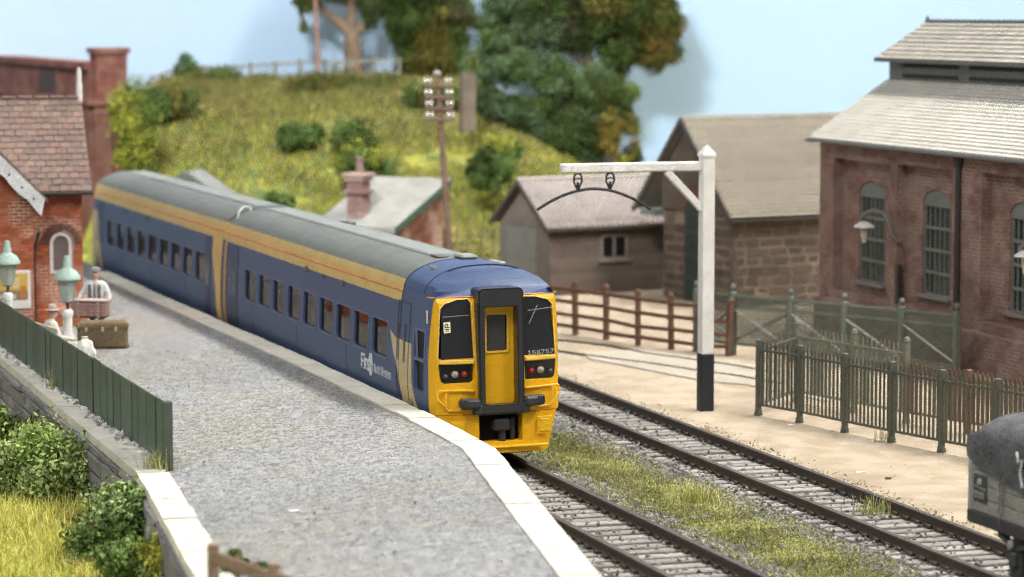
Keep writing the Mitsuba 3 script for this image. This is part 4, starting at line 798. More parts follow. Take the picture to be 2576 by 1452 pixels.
m = MB(); c = gz(215, 935, 1.3) + [0, 0, .68]; m.lathe([(.05, 0), (.04, .03), (.08, .07), (0, .08)], c, 9); part(t, 'neck', m, 'matte', col=(.6, .58, .5))
t = thing('trunk', 'brown travelling trunk lying on the platform gravel in front of the porter', 'trunk')
a, b = gz(195, 880, 1.3), gz(316, 878, 1.3); e = (b - a) / np.linalg.norm(b - a); TM = np.eye(4); TM[:3, 0] = e; TM[:3, 1] = (-e[1], e[0], 0); TM[:3, 3] = a
TL = np.linalg.norm(b - a) + .06
def rbox(sx, sy, sz, r_):
    o = [m3.Manifold.sphere(r_, 16).translate([x * (sx / 2 - r_), y * (sy / 2 - r_), z * (sz / 2 - r_)]) for x in (-1, 1) for y in (-1, 1) for z in (-1, 1)]; return m3.Manifold.batch_hull(o)
bx = rbox(TL, .62, .62, .09); bx = bx.translate([TL / 2, .31, .31]); part(t, 'case', bx, 'matte', col=(.17, .125, .075), grain=6, smooth=40, M=TM)
m = MB(); m.box((TL / 2, .31, .47), (TL + .012, .63, .02)); part(t, 'lid_seam', m, 'matte', col=(.09, .065, .04), M=TM)
for x in (.2, TL / 2, TL - .28): m = MB(); m.box((x, -.006, .46), (.06, .02, .10), ch=.006); part(t, 'clasp', m, 'satin', col=(.45, .38, .26), M=TM)
for x in (.02, TL - .02):
    for z in (.08, .54): m = MB(); m.box((x, .05, z), (.09, .13, .13), ch=.03); part(t, 'corner', m, 'matte', col=(.24, .18, .10), M=TM)
# ------------------------------------------------------------------ white post with the empty sign frame
t = thing('sign_post', 'white timber post with a black foot, its arm carrying an empty iron sign frame', 'sign post'); PX, PY = 6.83, 6.22
m = MB(); m.box((PX, PY, .82), (.305, .30, 1.30), ch=.02); part(t, 'foot', m, 'satin', col=(.022, .024, .030), label='black painted foot')
m = MB(); m.box((PX, PY, 3.64), (.285, .28, 4.36), ch=.018); part(t, 'post', m, 'matte', col=WHITE, grain=2)
m = MB(); v = [[PX + a * .16, PY + b * .16, 5.80] for a, b in ((-1, -1), (1, -1), (1, 1), (-1, 1))] + [[PX + a * .16, PY + b * .16, 5.86] for a, b in ((-1, -1), (1, -1), (1, 1), (-1, 1))] + [[PX, PY, 6.08]]
m.add(v, [[0, 1, 5], [0, 5, 4], [1, 2, 6], [1, 6, 5], [2, 3, 7], [2, 7, 6], [3, 0, 4], [3, 4, 7], [4, 5, 8], [5, 6, 8], [6, 7, 8], [7, 4, 8]]); part(t, 'cap', m, 'matte', col=WHITE)
m = MB(); m.box((PX - 1.76, PY, 5.60), (3.25, .20, .205), ch=.03); part(t, 'arm', m, 'matte', col=WHITE, grain=5)
m = MB(); m.bar((PX - .95, PY - .01, 5.50), (PX - .12, PY - .01, 4.66), .16, .15, ch=.012); part(t, 'brace', m, 'matte', col=WHITE, grain=3)
IRON = (.035, .036, .042)
for x in (3.84, 4.58):
    m = MB()
    for s in (-1, 1): m.tube([(x + s * .03, PY, 5.50), (x + s * .085, PY, 5.42), (x + s * .095, PY, 5.32), (x + s * .05, PY, 5.22), (x + s * .012, PY, 5.14)], .022, 6)
    m.tube([(x - .08, PY, 5.36), (x, PY, 5.385), (x + .08, PY, 5.36)], .018, 5); m.tube([(x, PY, 5.30), (x, PY, 5.12)], .03, 6); m.box((x, PY, 5.485), (.10, .07, .05), ch=.01); m.lathe([(0, -.03), (.035, 0), (0, .03)], (x, PY, 5.22), 8); part(t, 'hanger', m, 'iron', col=IRON)
m = MB(); u = np.linspace(-1, 1, 25); m.tube([(4.22 + 1.30 * q, PY, 5.15 - .45 * abs(q) ** 1.9 - .02 * q) for q in u], .034, 7); part(t, 'sign_frame', m, 'iron', col=IRON, label='curved iron bar of the empty sign')
# ------------------------------------------------------------------ brown four rail fence
t = thing('rail_fence', 'brown four rail timber fence behind the crossing slab', 'fence'); BR = (.155, .085, .058); r = np.random.default_rng(91)
fp = [np.array(q) for q in ((8.35, 22.6), (8.97, 21.02), (9.38, 19.69), (9.71, 18.15), (10.22, 17.05), (10.62, 16.0), (11.1, 15.3))]
for k, (x, y) in enumerate(fp):
    m = MB(); M = RZ(r.uniform(-20, 20), (x, y, .2)); M[0, 2] = .03 * r.normal(); m.box((0, 0, .68), (.14, .14, 1.42), M, ch=.02); m.lathe([(0, 1.36), (.085, 1.38), (.095, 1.43), (.05, 1.50), (0, 1.51)], (0, 0, 0), 8, M); part(t, 'post', m, 'matte', col=BR, grain=5)
for a, b in zip(fp[:-1], fp[1:]):
    for z in (1.43, 1.09, .74, .43): m = MB(); m.bar((*(a + [-.07, -.05]), z + .015 * r.normal()), (*(b + [-.07, -.05]), z + .015 * r.normal()), .05, .105, ch=.012); part(t, 'rail', m, 'matte', col=np.array(BR) * (.85 + .3 * r.random()), grain=5)
# ------------------------------------------------------------------ railings
GRN = (.092, .098, .076)
def spear_fence(label, pts, h, step, colour, posts=True, ball=False, low=.24, pale=.07, seed=1, top=.18):
    t = thing('spear_railing', label, 'railing', 'railings round the yard steps'); r_ = np.random.default_rng(seed)
    pts = [np.asarray(p, float) for p in pts]
    for k, p in enumerate(pts):
        if posts:
            m = MB(); m.box((*p, .2 + (h + .05) / 2), (.115, .115, h + .05), ch=.015); m.lathe([(.10, .2), (.085, .30), (.06, .36)], (*p, 0), 8)
            if ball: m.lathe([(0, h + .22), (.06, h + .24), (.085, h + .31), (.06, h + .38), (0, h + .40)], (*p, 0), 9)
            part(t, 'post', m, 'satin', col=colour, grain=4)
    for a, b in zip(pts[:-1], pts[1:]):
        for z in (low + .2, h - top + .2): m = MB(); m.bar((*a, z), (*b, z), .045, .055, ch=.01); part(t, 'rail', m, 'satin', col=colour, grain=4)
        L = np.linalg.norm(b - a); n = int(L / step)
        for k in range(1, n):
            p = a + (b - a) * k / n; m = MB(); M = RZ(math.degrees(math.atan2((b - a)[1], (b - a)[0])), (*p, 0)); m.box((0, 0, .2 + (low + h) / 2 - .03), (pale, .022, h - low - .02), M)
            w = pale * .62; m.add([[-w, 0, .2 + h - .07], [w, 0, .2 + h - .07], [0, .012, .2 + h + .05], [0, -.012, .2 + h + .05]], [[0, 1, 2, 3], [3, 2, 1, 0]], M); part(t, 'paling', m, 'satin', col=np.array(colour) * np.array([1.0, .98, .92]) * (.8 + .4 * r_.random()), grain=4)
    return t
FP = [(7.65, 5.16), (8.06, 3.87), (8.38, 2.26), (8.71, .70), (9.08, -.82), (9.48, -2.4), (9.85, -4.0)]
spear_fence('front row of dark green spear railings beside the tracks, ending behind the tarpaulin wagon', FP, 1.62, .13, GRN, seed=2, pale=.052)
spear_fence('short end section of spear railings joining the front row to the ball topped post', [(7.65, 5.16), (9.34, 6.96)], 1.62, .16, (.13, .125, .10), posts=False, pale=.045, seed=3)
spear_fence('rear row of spear railings starting at a post with a ball finial', [(9.34, 6.96), (9.80, 4.9), (10.2, 3.1)], 1.66, .15, (.19, .195, .15), ball=True, pale=.045, seed=4)
spear_fence('rusty brown row of spear railings beyond the front row, near the right edge', [(10.2, 3.1), (10.75, 1.3), (11.2, -.5), (11.6, -2.2)], 1.30, .14, (.16, .10, .07), seed=5)
# green lattice crossing gates
def gate(label, a, b, h, seed):
    t = thing('crossing_gate', label, 'gate', 'green mesh crossing gates'); a, b = np.asarray(a, float), np.asarray(b, float); GG = (.145, .165, .135); L = np.linalg.norm(b - a); e = (b - a) / L
    for p in (a, b):
        m = MB(); m.box((*p, .2 + h / 2), (.17, .17, h), ch=.02); m.lathe([(.03, h + .2), (.035, h + .24), (.075, h + .29), (.08, h + .34), (.05, h + .40), (0, h + .41)], (*p, 0), 10); part(t, 'post', m, 'satin', col=GG, grain=4)
    for z, w in ((h + .10, .07), (h - .16, .09), (.50, .08)): m = MB(); m.bar((*a, z), (*b, z), .05, w, ch=.01); part(t, 'rail', m, 'satin', col=GG, grain=4)
    for s, col in ((0, (.42, .43, .38)), (1, (.26, .28, .24))):
        p, q = (a, b) if s == 0 else (b, a); m = MB(); o = np.array([-e[1], e[0]]) * (.035 if s else -.035)
        if o[0] > 0 and s == 0: o = -o
        m.bar((*(p + o), h - .2), (*(q + o), .55), .03, .055, ch=.006); part(t, 'diagonal', m, 'satin', col=col, grain=7)
    m = MB(); n = int(L / .045)
    for k in range(1, n): p = a + (b - a) * k / n; m.bar((*p, .50), (*p, h + .16), .012, .033)
    for k in range(1, 14): m.bar((*a, .5 + (h - .4) * k / 14), (*b, .5 + (h - .4) * k / 14), .01, .022)
    part(t, 'mesh', m, 'satin', col=(.125, .14, .115), grain=3, stuff=True, label='fine green wire mesh')
gp_ = [np.array(q) for q in ((11.31, 15.52), (12.22, 13.95), (13.02, 12.45), (13.86, 10.95), (14.62, 9.51))]
gp_ = [np.array((10.75, 16.6))] + gp_
for k, lb in enumerate(('green mesh gate panel behind the white post', 'first green mesh gate panel to the right of the white post', 'second green mesh gate panel from the white post, behind the ball topped railing post', 'third green mesh gate panel from the white post', 'last green mesh gate panel, nearest the factory downpipe')): gate(lb, gp_[k], gp_[k + 1], 1.62, k)
# ------------------------------------------------------------------ factory
fx = 15.76; t = thing('factory', 'red brick factory with tall small paned windows, a grey roof and a ridge ventilator', 'factory'); F0Y, F1Y, FE = -3.0, 19.85, 5.50
wal = mbox(fx + .14, fx + 4.2, F0Y, F1Y, 0, FE)
ctr = [17.06, 13.24, 8.54, 4.5, .7]; WW = 1.62
for c in ctr: wal = wal - prism_man([(c - WW / 2, 1.80), (c + WW / 2, 1.80), (c + WW / 2, 4.12)] + [(c + WW / 2 * math.cos(a), 4.12 + .36 * math.sin(a)) for a in np.linspace(.1, math.pi - .1, 9)] + [(c - WW / 2, 4.12)], fx - 1, fx + .5, 'yz')
part(t, 'wall', wal + prism_man([(fx + .14, FE), (fx + 2.1, 7.02), (fx + 4.2, FE)], F1Y - .25, F1Y), 'factory_brick')
outer = mbox(fx - .12, fx + .139, F0Y, F1Y, 0, FE)
for y0, y1, ztop, zb in ((15.45, 18.95, 5.02, 1.45), (11.85, 15.02, 5.05, 1.45), (6.9, 10.32, 5.08, 1.45), (3.0, 6.3, 5.08, 1.45), (-2.2, 2.4, 5.08, 1.45)): outer = outer - mbox(fx - 1, fx + 1, y0, y1, zb, ztop)
part(t, 'pilaster_face', outer, 'factory_brick'); m = MB(); m.box((fx - .12, (F0Y + F1Y) / 2, .60), (.30, F1Y - F0Y + .1, 1.2), ch=.03); part(t, 'plinth', m, 'factory_brick')
FR = (.155, .175, .16)
for c in ctr:
    wk = part(t, 'window', prism_man([(c - WW / 2 - .03, 4.05), (c + WW / 2 + .03, 4.05)] + [(c + (WW / 2 + .03) * math.cos(a), 4.10 + .37 * math.sin(a)) for a in np.linspace(.05, math.pi - .05, 9)], fx + .18, fx + .24, 'yz'), 'satin', col=FR, grain=3)
    m = MB(); m.box((fx + .30, c, 2.95), (.02, WW, 2.4)); part(wk, 'pane', m, 'gloss', col=(.012, .020, .020), grain=1)
    m = MB()
    for k in range(7): m.box((fx + .24, c - WW / 2 + WW * k / 6, 2.95), (.05, .034 if k % 6 else .13, 2.34))
    for z in (1.80, 2.36, 2.93, 3.50, 4.07): m.box((fx + .235, c, z), (.06, WW, .085))
    part(wk, 'glazing_bars', m, 'satin', col=FR, grain=3)
    m = MB(); m.box((fx + .12, c, 1.74), (.22, WW + .2, .10), ch=.02); part(wk, 'sill', m, 'satin', col=(.19, .17, .155))
# roof in overlapping strips of slate
def strips(a0, a1, b0, b1, n, th, seed, edge=False):
    """n overlapping courses from the eave a0-a1 up to the ridge b0-b1"""
    a0, a1, b0, b1 = (np.asarray(q, float) for q in (a0, a1, b0, b1)); nr_ = np.cross(a1 - a0, b0 - a0); nr_ /= np.linalg.norm(nr_); nr_ = nr_ if nr_[2] > 0 else -nr_; m = MB(); r_ = np.random.default_rng(seed)
    for k in range(n):
        f0, f1 = k / n, min((k + 1.12) / n, 1.0); h0, h1 = th * (1 + .25 * r_.random()), th * .15
        lo0, lo1, hi0, hi1 = a0 + (b0 - a0) * f0, a1 + (b1 - a1) * f0, a0 + (b0 - a0) * f1, a1 + (b1 - a1) * f1
        u_ = nr_ * .006
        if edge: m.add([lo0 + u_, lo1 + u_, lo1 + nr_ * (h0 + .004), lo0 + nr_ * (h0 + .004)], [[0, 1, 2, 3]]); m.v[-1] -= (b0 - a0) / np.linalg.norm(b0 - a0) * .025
        else: m.add([lo0, lo1, lo1 + nr_ * h0, lo0 + nr_ * h0, hi0 + nr_ * h1, hi1 + nr_ * h1], [[0, 1, 2, 3], [3, 2, 5, 4]])
    return m
rk = part(t, 'roof', strips((fx - .34, F1Y + .3, FE + .02), (fx - .34, F0Y - .2, FE + .02), (fx + 2.05, F1Y + .3, 7.10), (fx + 2.05, F0Y - .2, 7.10), 19, .035, 3), 'matte', col=(.52, .505, .455), grain=3, label='pale grey slated roof')
m = MB(); m.add([[fx - .34, F1Y + .3, FE], [fx - .34, F0Y - .2, FE], [fx + 2.05, F0Y - .2, 7.06], [fx + 2.05, F1Y + .3, 7.06], [fx + 4.4, F0Y - .2, FE], [fx + 4.4, F1Y + .3, FE]], [[3, 2, 1, 0], [2, 3, 5, 4]]); part(rk, 'decking', m, 'matte', col=(.2, .19, .18))
m = MB(); m.tube([(fx - .37, F1Y + .32, FE - .03), (fx - .37, F0Y, FE - .03)], .06, 7); m.bar((fx - .2, F1Y + .30, FE - .06), (fx + 2.0, F1Y + .30, 7.0), .05, .12); part(t, 'gutter', m, 'satin', col=(.15, .155, .145))
vx = fx + 1.98; vt = part(t, 'ventilator', mbox(vx, vx + .12, F0Y, F1Y + .12, 6.9, 7.66) + mbox(vx + .1, vx + 1.6, F1Y, F1Y + .12, 6.6, 7.66), 'satin', col=(.135, .145, .13), grain=4, label='dark louvred ventilator along the roof ridge')
y = F1Y - .75
while y > F0Y:
    for z in (7.22, 7.50): m = MB(); m.box((vx - .012, y - 1.65, z), (.03, 3.3, .10)); part(vt, 'louvre', m, 'matte', col=(.035, .038, .036))
    y -= 3.95
part(vt, 'roof', strips((vx - .22, F1Y + .55, 7.66), (vx - .22, F0Y, 7.66), (vx + 1.15, F1Y + .15, 8.66), (vx + 1.15, F0Y, 8.66), 9, .04, 4), 'matte', col=(.37, .35, .31), grain=5)
m = MB(); m.add([[vx - .22, F1Y + .55, 7.64], [vx - .22, F0Y, 7.64], [vx + 1.15, F0Y, 8.63], [vx + 1.15, F1Y + .15, 8.63], [vx + 2.6, F0Y, 7.64], [vx + 2.6, F1Y + .5, 7.64]], [[3, 2, 1, 0], [2, 3, 5, 4]]); m.tube([(vx + 1.15, F1Y + .2, 8.69), (vx + 1.15, F0Y, 8.69)], .06, 6); m.lathe([(.0, .16), (.07, .06), (.08, 0)], (vx + 1.15, F1Y + .12, 8.70), 6); m.bar((vx - .24, F1Y + .55, 7.62), (vx - .24, F0Y, 7.62), .05, .08); part(vt, 'ridge', m, 'satin', col=(.14, .145, .135))
m = MB(); m.tube([(fx - .20, 11.42, 5.30), (fx - .20, 11.42, 1.35), (fx - .32, 11.42, 1.15), (fx - .32, 11.42, .25)], .075, 8); m.lathe([(.08, 5.15), (.15, 5.30), (.17, 5.42), (0, 5.42)], (fx - .20, 11.42, 0), 8); part(t, 'downpipe', m, 'satin', col=(.04, .038, .036), label='dark downpipe with a hopper head')
m = MB(); m.box((fx - .08, 14.95, 1.95), (.14, .20, 1.0), ch=.02); part(t, 'meter_box', m, 'satin', col=(.05, .035, .028))
m = MB(); m.box((fx + .13, 15.55, 1.95), (.03, 1.0, 1.1)); part(t, 'plaster_patch', m, 'matte', col=(.235, .19, .14), grain=6, label='patch of tan render under the wall lamp')
def wall_lamp(label, y, z):
    t = thing('wall_lamp', label, 'wall lamp', 'swan neck lamps on the factory'); m = MB(); a = np.array([fx - .02, y, z]); m.tube([a + q for q in np.array([(0, 0, 0), (-.10, .02, -.0), (-.20, .10, .18), (-.26, .16, .48), (-.36, .30, .72), (-.55, .50, .78), (-.72, .72, .66), (-.80, .84, .46)])], .065, 8); part(t, 'neck', m, 'satin', col=(.17, .16, .14), smooth=40)
    c = a + [-.74, .64, .36]; m = MB(); m.lathe([(0, .13), (.10, .12), (.26, .02), (.28, -.02), (0, -.01)], c, 14); part(t, 'shade', m, 'gloss', col=WHITE, smooth=40, label='white enamel shade'); m = MB(); m.lathe([(.10, 0), (.11, -.10), (.09, -.30), (.06, -.42), (0, -.44)], c, 10); part(t, 'bulb', m, 'gloss', col=(.55, .50, .36), smooth=40)
wall_lamp('swan neck lamp on the factory wall between the first two windows', 14.95, 3.05); wall_lamp('swan neck lamp at the right edge of the photo on the factory wall', 6.2, 3.0)
# ------------------------------------------------------------------ stone warehouse
WM = RZ(11, (15.75, 26.3, 0)); t = thing('stone_warehouse', 'brown stone warehouse with a tan slate roof and a tall green door in its gable', 'warehouse'); GWD, WE, WR, WY = 4.9, 2.92, 5.75, 3.95
wl = mbox(.055, 9, .055, WY, 0, WE) + (prism_man([(.12, WE), (GWD, WE), (GWD / 2, WR - .08)], .12, 8, 'yz') ^ mbox(0, 9, 0, WY, 0, 9)); part(t, 'wall', wl, 'matte', col=(.30, .245, .19), grain=3, M=WM)
ST_C = [(.132, .104, .080), (.140, .110, .085), (.125, .097, .076), (.136, .108, .088)]
def stones_m(parent, a, b, z0, z1, h, l, seed, out, M, cols, ztop=None, **k):
    a4, b4 = (M @ np.array([*a, 0, 1]))[:2], (M @ np.array([*b, 0, 1]))[:2]; o = M[:2, :2] @ np.asarray(out, float); stone_wall(parent, a4, b4, z0, z1, h, l, seed, o, cols, **k)
stones_m(t, (0, .05), (4.2, .05), .15, WE, .30, .62, 101, (0, -1), WM, ST_C, depth=.14, joint=.034, rough=.010, proud=.014)
stones_m(t, (.05, 0), (.05, 1.30), .15, WE, .30, .60, 102, (-1, 0), WM, ST_C, depth=.14, joint=.034, rough=.010, proud=.014); stones_m(t, (.05, 2.75), (.05, WY), .15, WE, .30, .60, 103, (-1, 0), WM, ST_C, depth=.14, joint=.034, rough=.010, proud=.014)
gb = prism_man([(.0, WE), (GWD, WE), (GWD / 2, WR - .08)], -.02, .13, 'yz') ^ mbox(-1, 1, -1, WY, 0, 9); part(t, 'gable', gb, 'matte', col=(.125, .102, .084), grain=6, M=WM)
dk = part(t, 'door', prism_man([(1.4, .2), (2.6, .2), (2.6, 3.0)] + [(2.0 + .6 * math.cos(a), 3.0 + .42 * math.sin(a)) for a in np.linspace(.1, math.pi - .1, 8)] + [(1.4, 3.0)], -.05, .10, 'yz'), 'satin', col=(.035, .052, .048), M=WM, label='tall dark green door')
m = MB()
for z in (.9, 1.6, 2.3): m.box((-.06, 2.0, z), (.03, 1.15, .10))
for y in (1.7, 2.0, 2.3): m.box((-.055, y, 1.6), (.02, .03, 2.7))
part(dk, 'ledge', m, 'satin', col=(.055, .075, .068), M=WM)
m = MB(); m.man(prism_man([(1.22, 2.9), (1.4, 2.9)] + [(2.0 - .6 * math.cos(a), 3.0 + .42 * math.sin(a)) for a in np.linspace(.1, math.pi - .1, 8)] + [(2.6, 2.9), (2.78, 2.9)] + [(2.0 + .78 * math.cos(a), 3.02 + .62 * math.sin(a)) for a in np.linspace(.1, math.pi - .1, 8)], -.06, .1, 'yz')); part(t, 'door_arch', m, 'matte', col=(.20, .085, .065), grain=4, M=WM)
rk = part(t, 'roof', strips((-.30, -.30, WE - .05), (9, -.30, WE - .05), (-.30, GWD / 2, WR), (9, GWD / 2, WR), 25, .075, 5), 'matte', col=(.46, .415, .34), grain=2, M=WM, label='tan slate roof'); part(rk, 'slate_course_shade', strips((-.30, -.30, WE - .05), (9, -.30, WE - .05), (-.30, GWD / 2, WR), (9, GWD / 2, WR), 25, .085, 5, True), 'matte', col=(.07, .06, .05), M=WM, stuff=True)  # near-black quads paint the shade line under each slate course
m = MB(); m.add([[-.3, -.3, WE - .07], [9, -.3, WE - .07], [9, GWD / 2, WR - .03], [-.3, GWD / 2, WR - .03], [9, GWD + .3, WE - .07], [-.3, GWD + .3, WE - .07]], [[3, 2, 1, 0], [2, 3, 5, 4]]); m.box((4.3, GWD / 2, WR + .02), (9.2, .20, .10), ch=.03); part(rk, 'ridge', m, 'matte', col=(.30, .285, .26), M=WM); m = MB(); m.box((.3, WY + .55, WE - .15), (1.0, .9, .16)); part(t, 'eave_board', m, 'satin', col=(.16, .20, .18), M=WM)
m = MB()
for s in (-1, 1): m.bar((-.30, GWD / 2, WR - .06), (-.30, GWD / 2 + s * (GWD / 2 + .3), WE - .12), .06, .16)
m.bar((-.3, -.30, WE - .10), (9, -.30, WE - .10), .08, .09); part(t, 'gutter', m, 'satin', col=(.08, .075, .07), M=WM)
# ------------------------------------------------------------------ timber shed
SM = RZ(13, (11.72, 31.25, 0)); t = thing('timber_shed', 'brown boarded shed with a pinkish corrugated roof and a small window', 'shed'); SW, SL, SE, SRZ = 3.0, 4.7, 2.42, 3.72
part(t, 'wall', mbox(.03, SL, .03, SW, 0, SE) + prism_man([(.03, SE), (SW, SE), (SW / 2, SRZ - .08)], .03, SL, 'yz'), 'matte', col=(.14, .11, .09), M=SM); r = np.random.default_rng(111); z = .05
while z < SE - .05: m = MB(); m.box((SL / 2, .0, z + .085), (SL + .02, .05, .18), trimesh.transformations.rotation_matrix(-.10, [1, 0, 0], (0, 0, z + .085)), ch=.008); part(t, 'board', m, 'matte', col=np.array((.135, .105, .086)) * (.85 + .3 * r.random()), grain=5, M=SM); z += .165
gb = prism_man([(.0, .05), (SW, .05), (SW, SE), (SW / 2, SRZ - .1), (0, SE)], -.02, .028, 'yz'); part(t, 'gable', gb, 'matte', col=(.155, .132, .113), grain=4, M=SM)
m = MB(); m.box((-.04, 1.62, 1.2), (.05, 1.75, 2.05), ch=.01); part(t, 'door', m, 'satin', col=(.165, .168, .152), grain=3, M=SM, label='grey gable door')
wk = part(t, 'window', (mbox(1.80, 2.82, -.08, .02, 1.24, 2.02) - mbox(1.89, 2.27, -1, 1, 1.33, 1.95) - mbox(2.35, 2.73, -1, 1, 1.33, 1.95)), 'satin', col=(.20, .18, .16), M=SM)
m = MB(); m.box((2.31, -.03, 1.64), (.96, .02, .64)); part(wk, 'pane', m, 'gloss', col=(.008, .009, .010), M=SM); m = MB(); m.box((2.31, -.09, 1.21), (1.2, .10, .06)); part(wk, 'sill', m, 'satin', col=(.24, .21, .18), M=SM)
xs = np.linspace(-.28, SL + .1, 340); cz = .045 * np.sin(xs * 2 * np.pi / .19); mm_ = MB()
for s in (0, 1):
    yv, zv = ((-.26, SW / 2) if s == 0 else (SW + .26, SW / 2)), (SE - .10, SRZ)
    V = np.vstack([np.c_[xs, np.full_like(xs, yv[0]), zv[0] + cz], np.c_[xs, np.full_like(xs, yv[1]), zv[1] + cz]]); n = len(xs); q = np.arange(n - 1); f = np.c_[q, q + 1, q + 1 + n, q + n]; mm_.add(V, f if s == 0 else f[:, ::-1])
part(t, 'roof', mm_, 'matte', col=(.30, .262, .243), grain=5, smooth=True, M=SM, label='pinkish grey corrugated roof')
m = MB(); m.add([[-.28, -.26, SE - .14], [SL + .1, -.26, SE - .14], [SL + .1, SW / 2, SRZ - .04], [-.28, SW / 2, SRZ - .04], [SL + .1, SW + .26, SE - .14], [-.28, SW + .26, SE - .14]], [[3, 2, 1, 0], [2, 3, 5, 4]])
for s in (-1, 1): m.bar((-.27, SW / 2, SRZ - .05), (-.27, SW / 2 + s * (SW / 2 + .26), SE - .16), .05, .12)
m.bar((-.28, -.27, SE - .16), (SL + .1, -.27, SE - .16), .07, .09); part(t, 'bargeboard', m, 'satin', col=(.07, .06, .05), M=SM)
m = MB(); m.tube([(-.28, SW / 2, SRZ + .03), (SL, SW / 2, SRZ + .03)], .06, 6); part(t, 'ridge_cap', m, 'matte', col=(.42, .38, .35), M=SM)
# ------------------------------------------------------------------ brick hut with a chimney, behind the train
D0 = 93.0; p0 = aD(988, 585, D0); HM = RZ(-46, (p0[0], p0[1], 0)); hz0 = p0[2]; t = thing('brick_hut', 'brick hut with a pale lean to roof and tall chimney, behind the train', 'hut')
HW, HD, rise = 2.7, 3.3, 1.28
part(t, 'wall', prism_man([(0, 0), (HD, 0), (HD, hz0 + rise), (0, hz0)], -HW, 0, 'yz'), 'hut_brick', M=HM)
m = MB(); v = [(.22, -.25, hz0 + .16), (.22, HD + .2, hz0 + rise + .30), (-HW - .2, HD + .2, hz0 + rise + .30), (-HW - .2, -.25, hz0 + .16)]; m.add([*v, *[(a, b, c - .20) for a, b, c in v]], [[0, 1, 2, 3], [7, 6, 5, 4], [0, 4, 5, 1], [1, 5, 6, 2], [2, 6, 7, 3], [3, 7, 4, 0]]); part(t, 'roof', m, 'matte', col=(.27, .265, .24), grain=5, M=HM, label='pale lean to roof')
m = MB(); m.bar((.24, -.25, hz0 + .06), (.24, HD + .2, hz0 + rise + .20), .04, .22); part(t, 'bargeboard', m, 'satin', col=(.04, .075, .05), M=HM, label='dark green bargeboard')
cx_, cy_ = -1.62, .55; ck = part(t, 'chimney', mbox(cx_ - .28, cx_ + .28, cy_ - .28, cy_ + .28, hz0 - .3, hz0 + 1.62) + mbox(cx_ - .38, cx_ + .38, cy_ - .38, cy_ + .38, hz0 + 1.20, hz0 + 1.30), 'chimney_brick', M=HM)
m = MB(); m.box((cx_, cy_, hz0 + 1.80), (.84, .84, .14), ch=.04); m.box((cx_, cy_, hz0 + 1.68), (.70, .70, .12)); part(ck, 'cap', m, 'matte', col=(.34, .24, .20), M=HM); m = MB(); m.lathe([(.13, hz0 + 1.86), (.12, hz0 + 2.3), (.16, hz0 + 2.32), (.16, hz0 + 2.38), (0, hz0 + 2.38)], (cx_ + .05, cy_, 0), 10); part(ck, 'pot', m, 'matte', col=(.22, .15, .13), M=HM)
# small gabled hut beyond the farther railcar
p0 = aD(467, 432, 99.0); HM = RZ(-30, (p0[0], p0[1], 0)); zz = p0[2]; t = thing('platelayers_hut', 'small hut with a grey gabled roof showing above the farther railcar', 'hut')
part(t, 'wall', prism_man([(-1.1, 0), (1.1, 0), (1.1, zz - .75), (0, zz - .08), (-1.1, zz - .75)], -1.6, -.1, 'xz').rotate([0, 0, -90]) if False else prism_man([(-1.1, 0), (1.1, 0), (1.1, zz - .80), (0, zz - .10), (-1.1, zz - .80)], .12, 1.6, 'xz'), 'matte', col=(.36, .29, .20), M=HM)
m = MB()
for s in (-1, 1): m.add([(0, -.1, zz), (s * 1.45, -.1, zz - .98), (s * 1.45, 1.8, zz - .98), (0, 1.8, zz), (0, -.1, zz - .12), (s * 1.45, -.1, zz - 1.10), (s * 1.45, 1.8, zz - 1.10), (0, 1.8, zz - .12)], [[0, 1, 2, 3], [7, 6, 5, 4], [0, 4, 5, 1], [1, 5, 6, 2], [2, 6, 7, 3]])
part(t, 'roof', m, 'matte', col=(.20, .205, .19), grain=4, M=HM); m = MB()
for s in (-1, 1): m.bar((0, -.12, zz - .10), (s * 1.46, -.12, zz - 1.08), .05, .26)
part(t, 'bargeboard', m, 'satin', col=(.10, .115, .10), M=HM)
# ------------------------------------------------------------------ brick bridge wall at the far left
t = thing('bridge_wall', 'dark red brick bridge wall with a square end pier behind the station roof', 'wall'); q = aD(250, 160, 104.0); BX, BY = q[0], q[1]; BMt = RZ(3, (BX, BY, 0))
part(t, 'wall', mbox(-.35, .35, .3, 26, 0, 6.85), 'bridge_brick', M=BMt); part(t, 'coping', mbox(-.50, .50, .3, 26, 6.85, 7.10), 'bridge_brick', M=BMt); part(t, 'string_course', mbox(-.46, .46, -.1, 26, 5.55, 5.78) + mbox(-.3, 1.2, -.14, .9, 5.55, 5.78), 'bridge_brick', M=BMt)
part(t, 'pier', mbox(-.14, 1.02, -.02, 1.0, 5.78, 7.42) + mbox(-.20, .42, .02, .95, 0, 5.6), 'bridge_brick', M=BMt); part(t, 'pier_cap', mbox(-.24, 1.12, -.12, 1.1, 7.42, 7.62), 'bridge_brick', M=BMt); part(t, 'wing_wall', mbox(.40, 1.9, .60, .85, 0, 5.5), 'bridge_brick', M=BMt)
m = MB(); m.box((-.36, 7.5, 6.3), (.05, 3.2, 1.0)); part(t, 'panel', m, 'matte', col=(.075, .05, .05), M=BMt, label='dark panel on the wall')
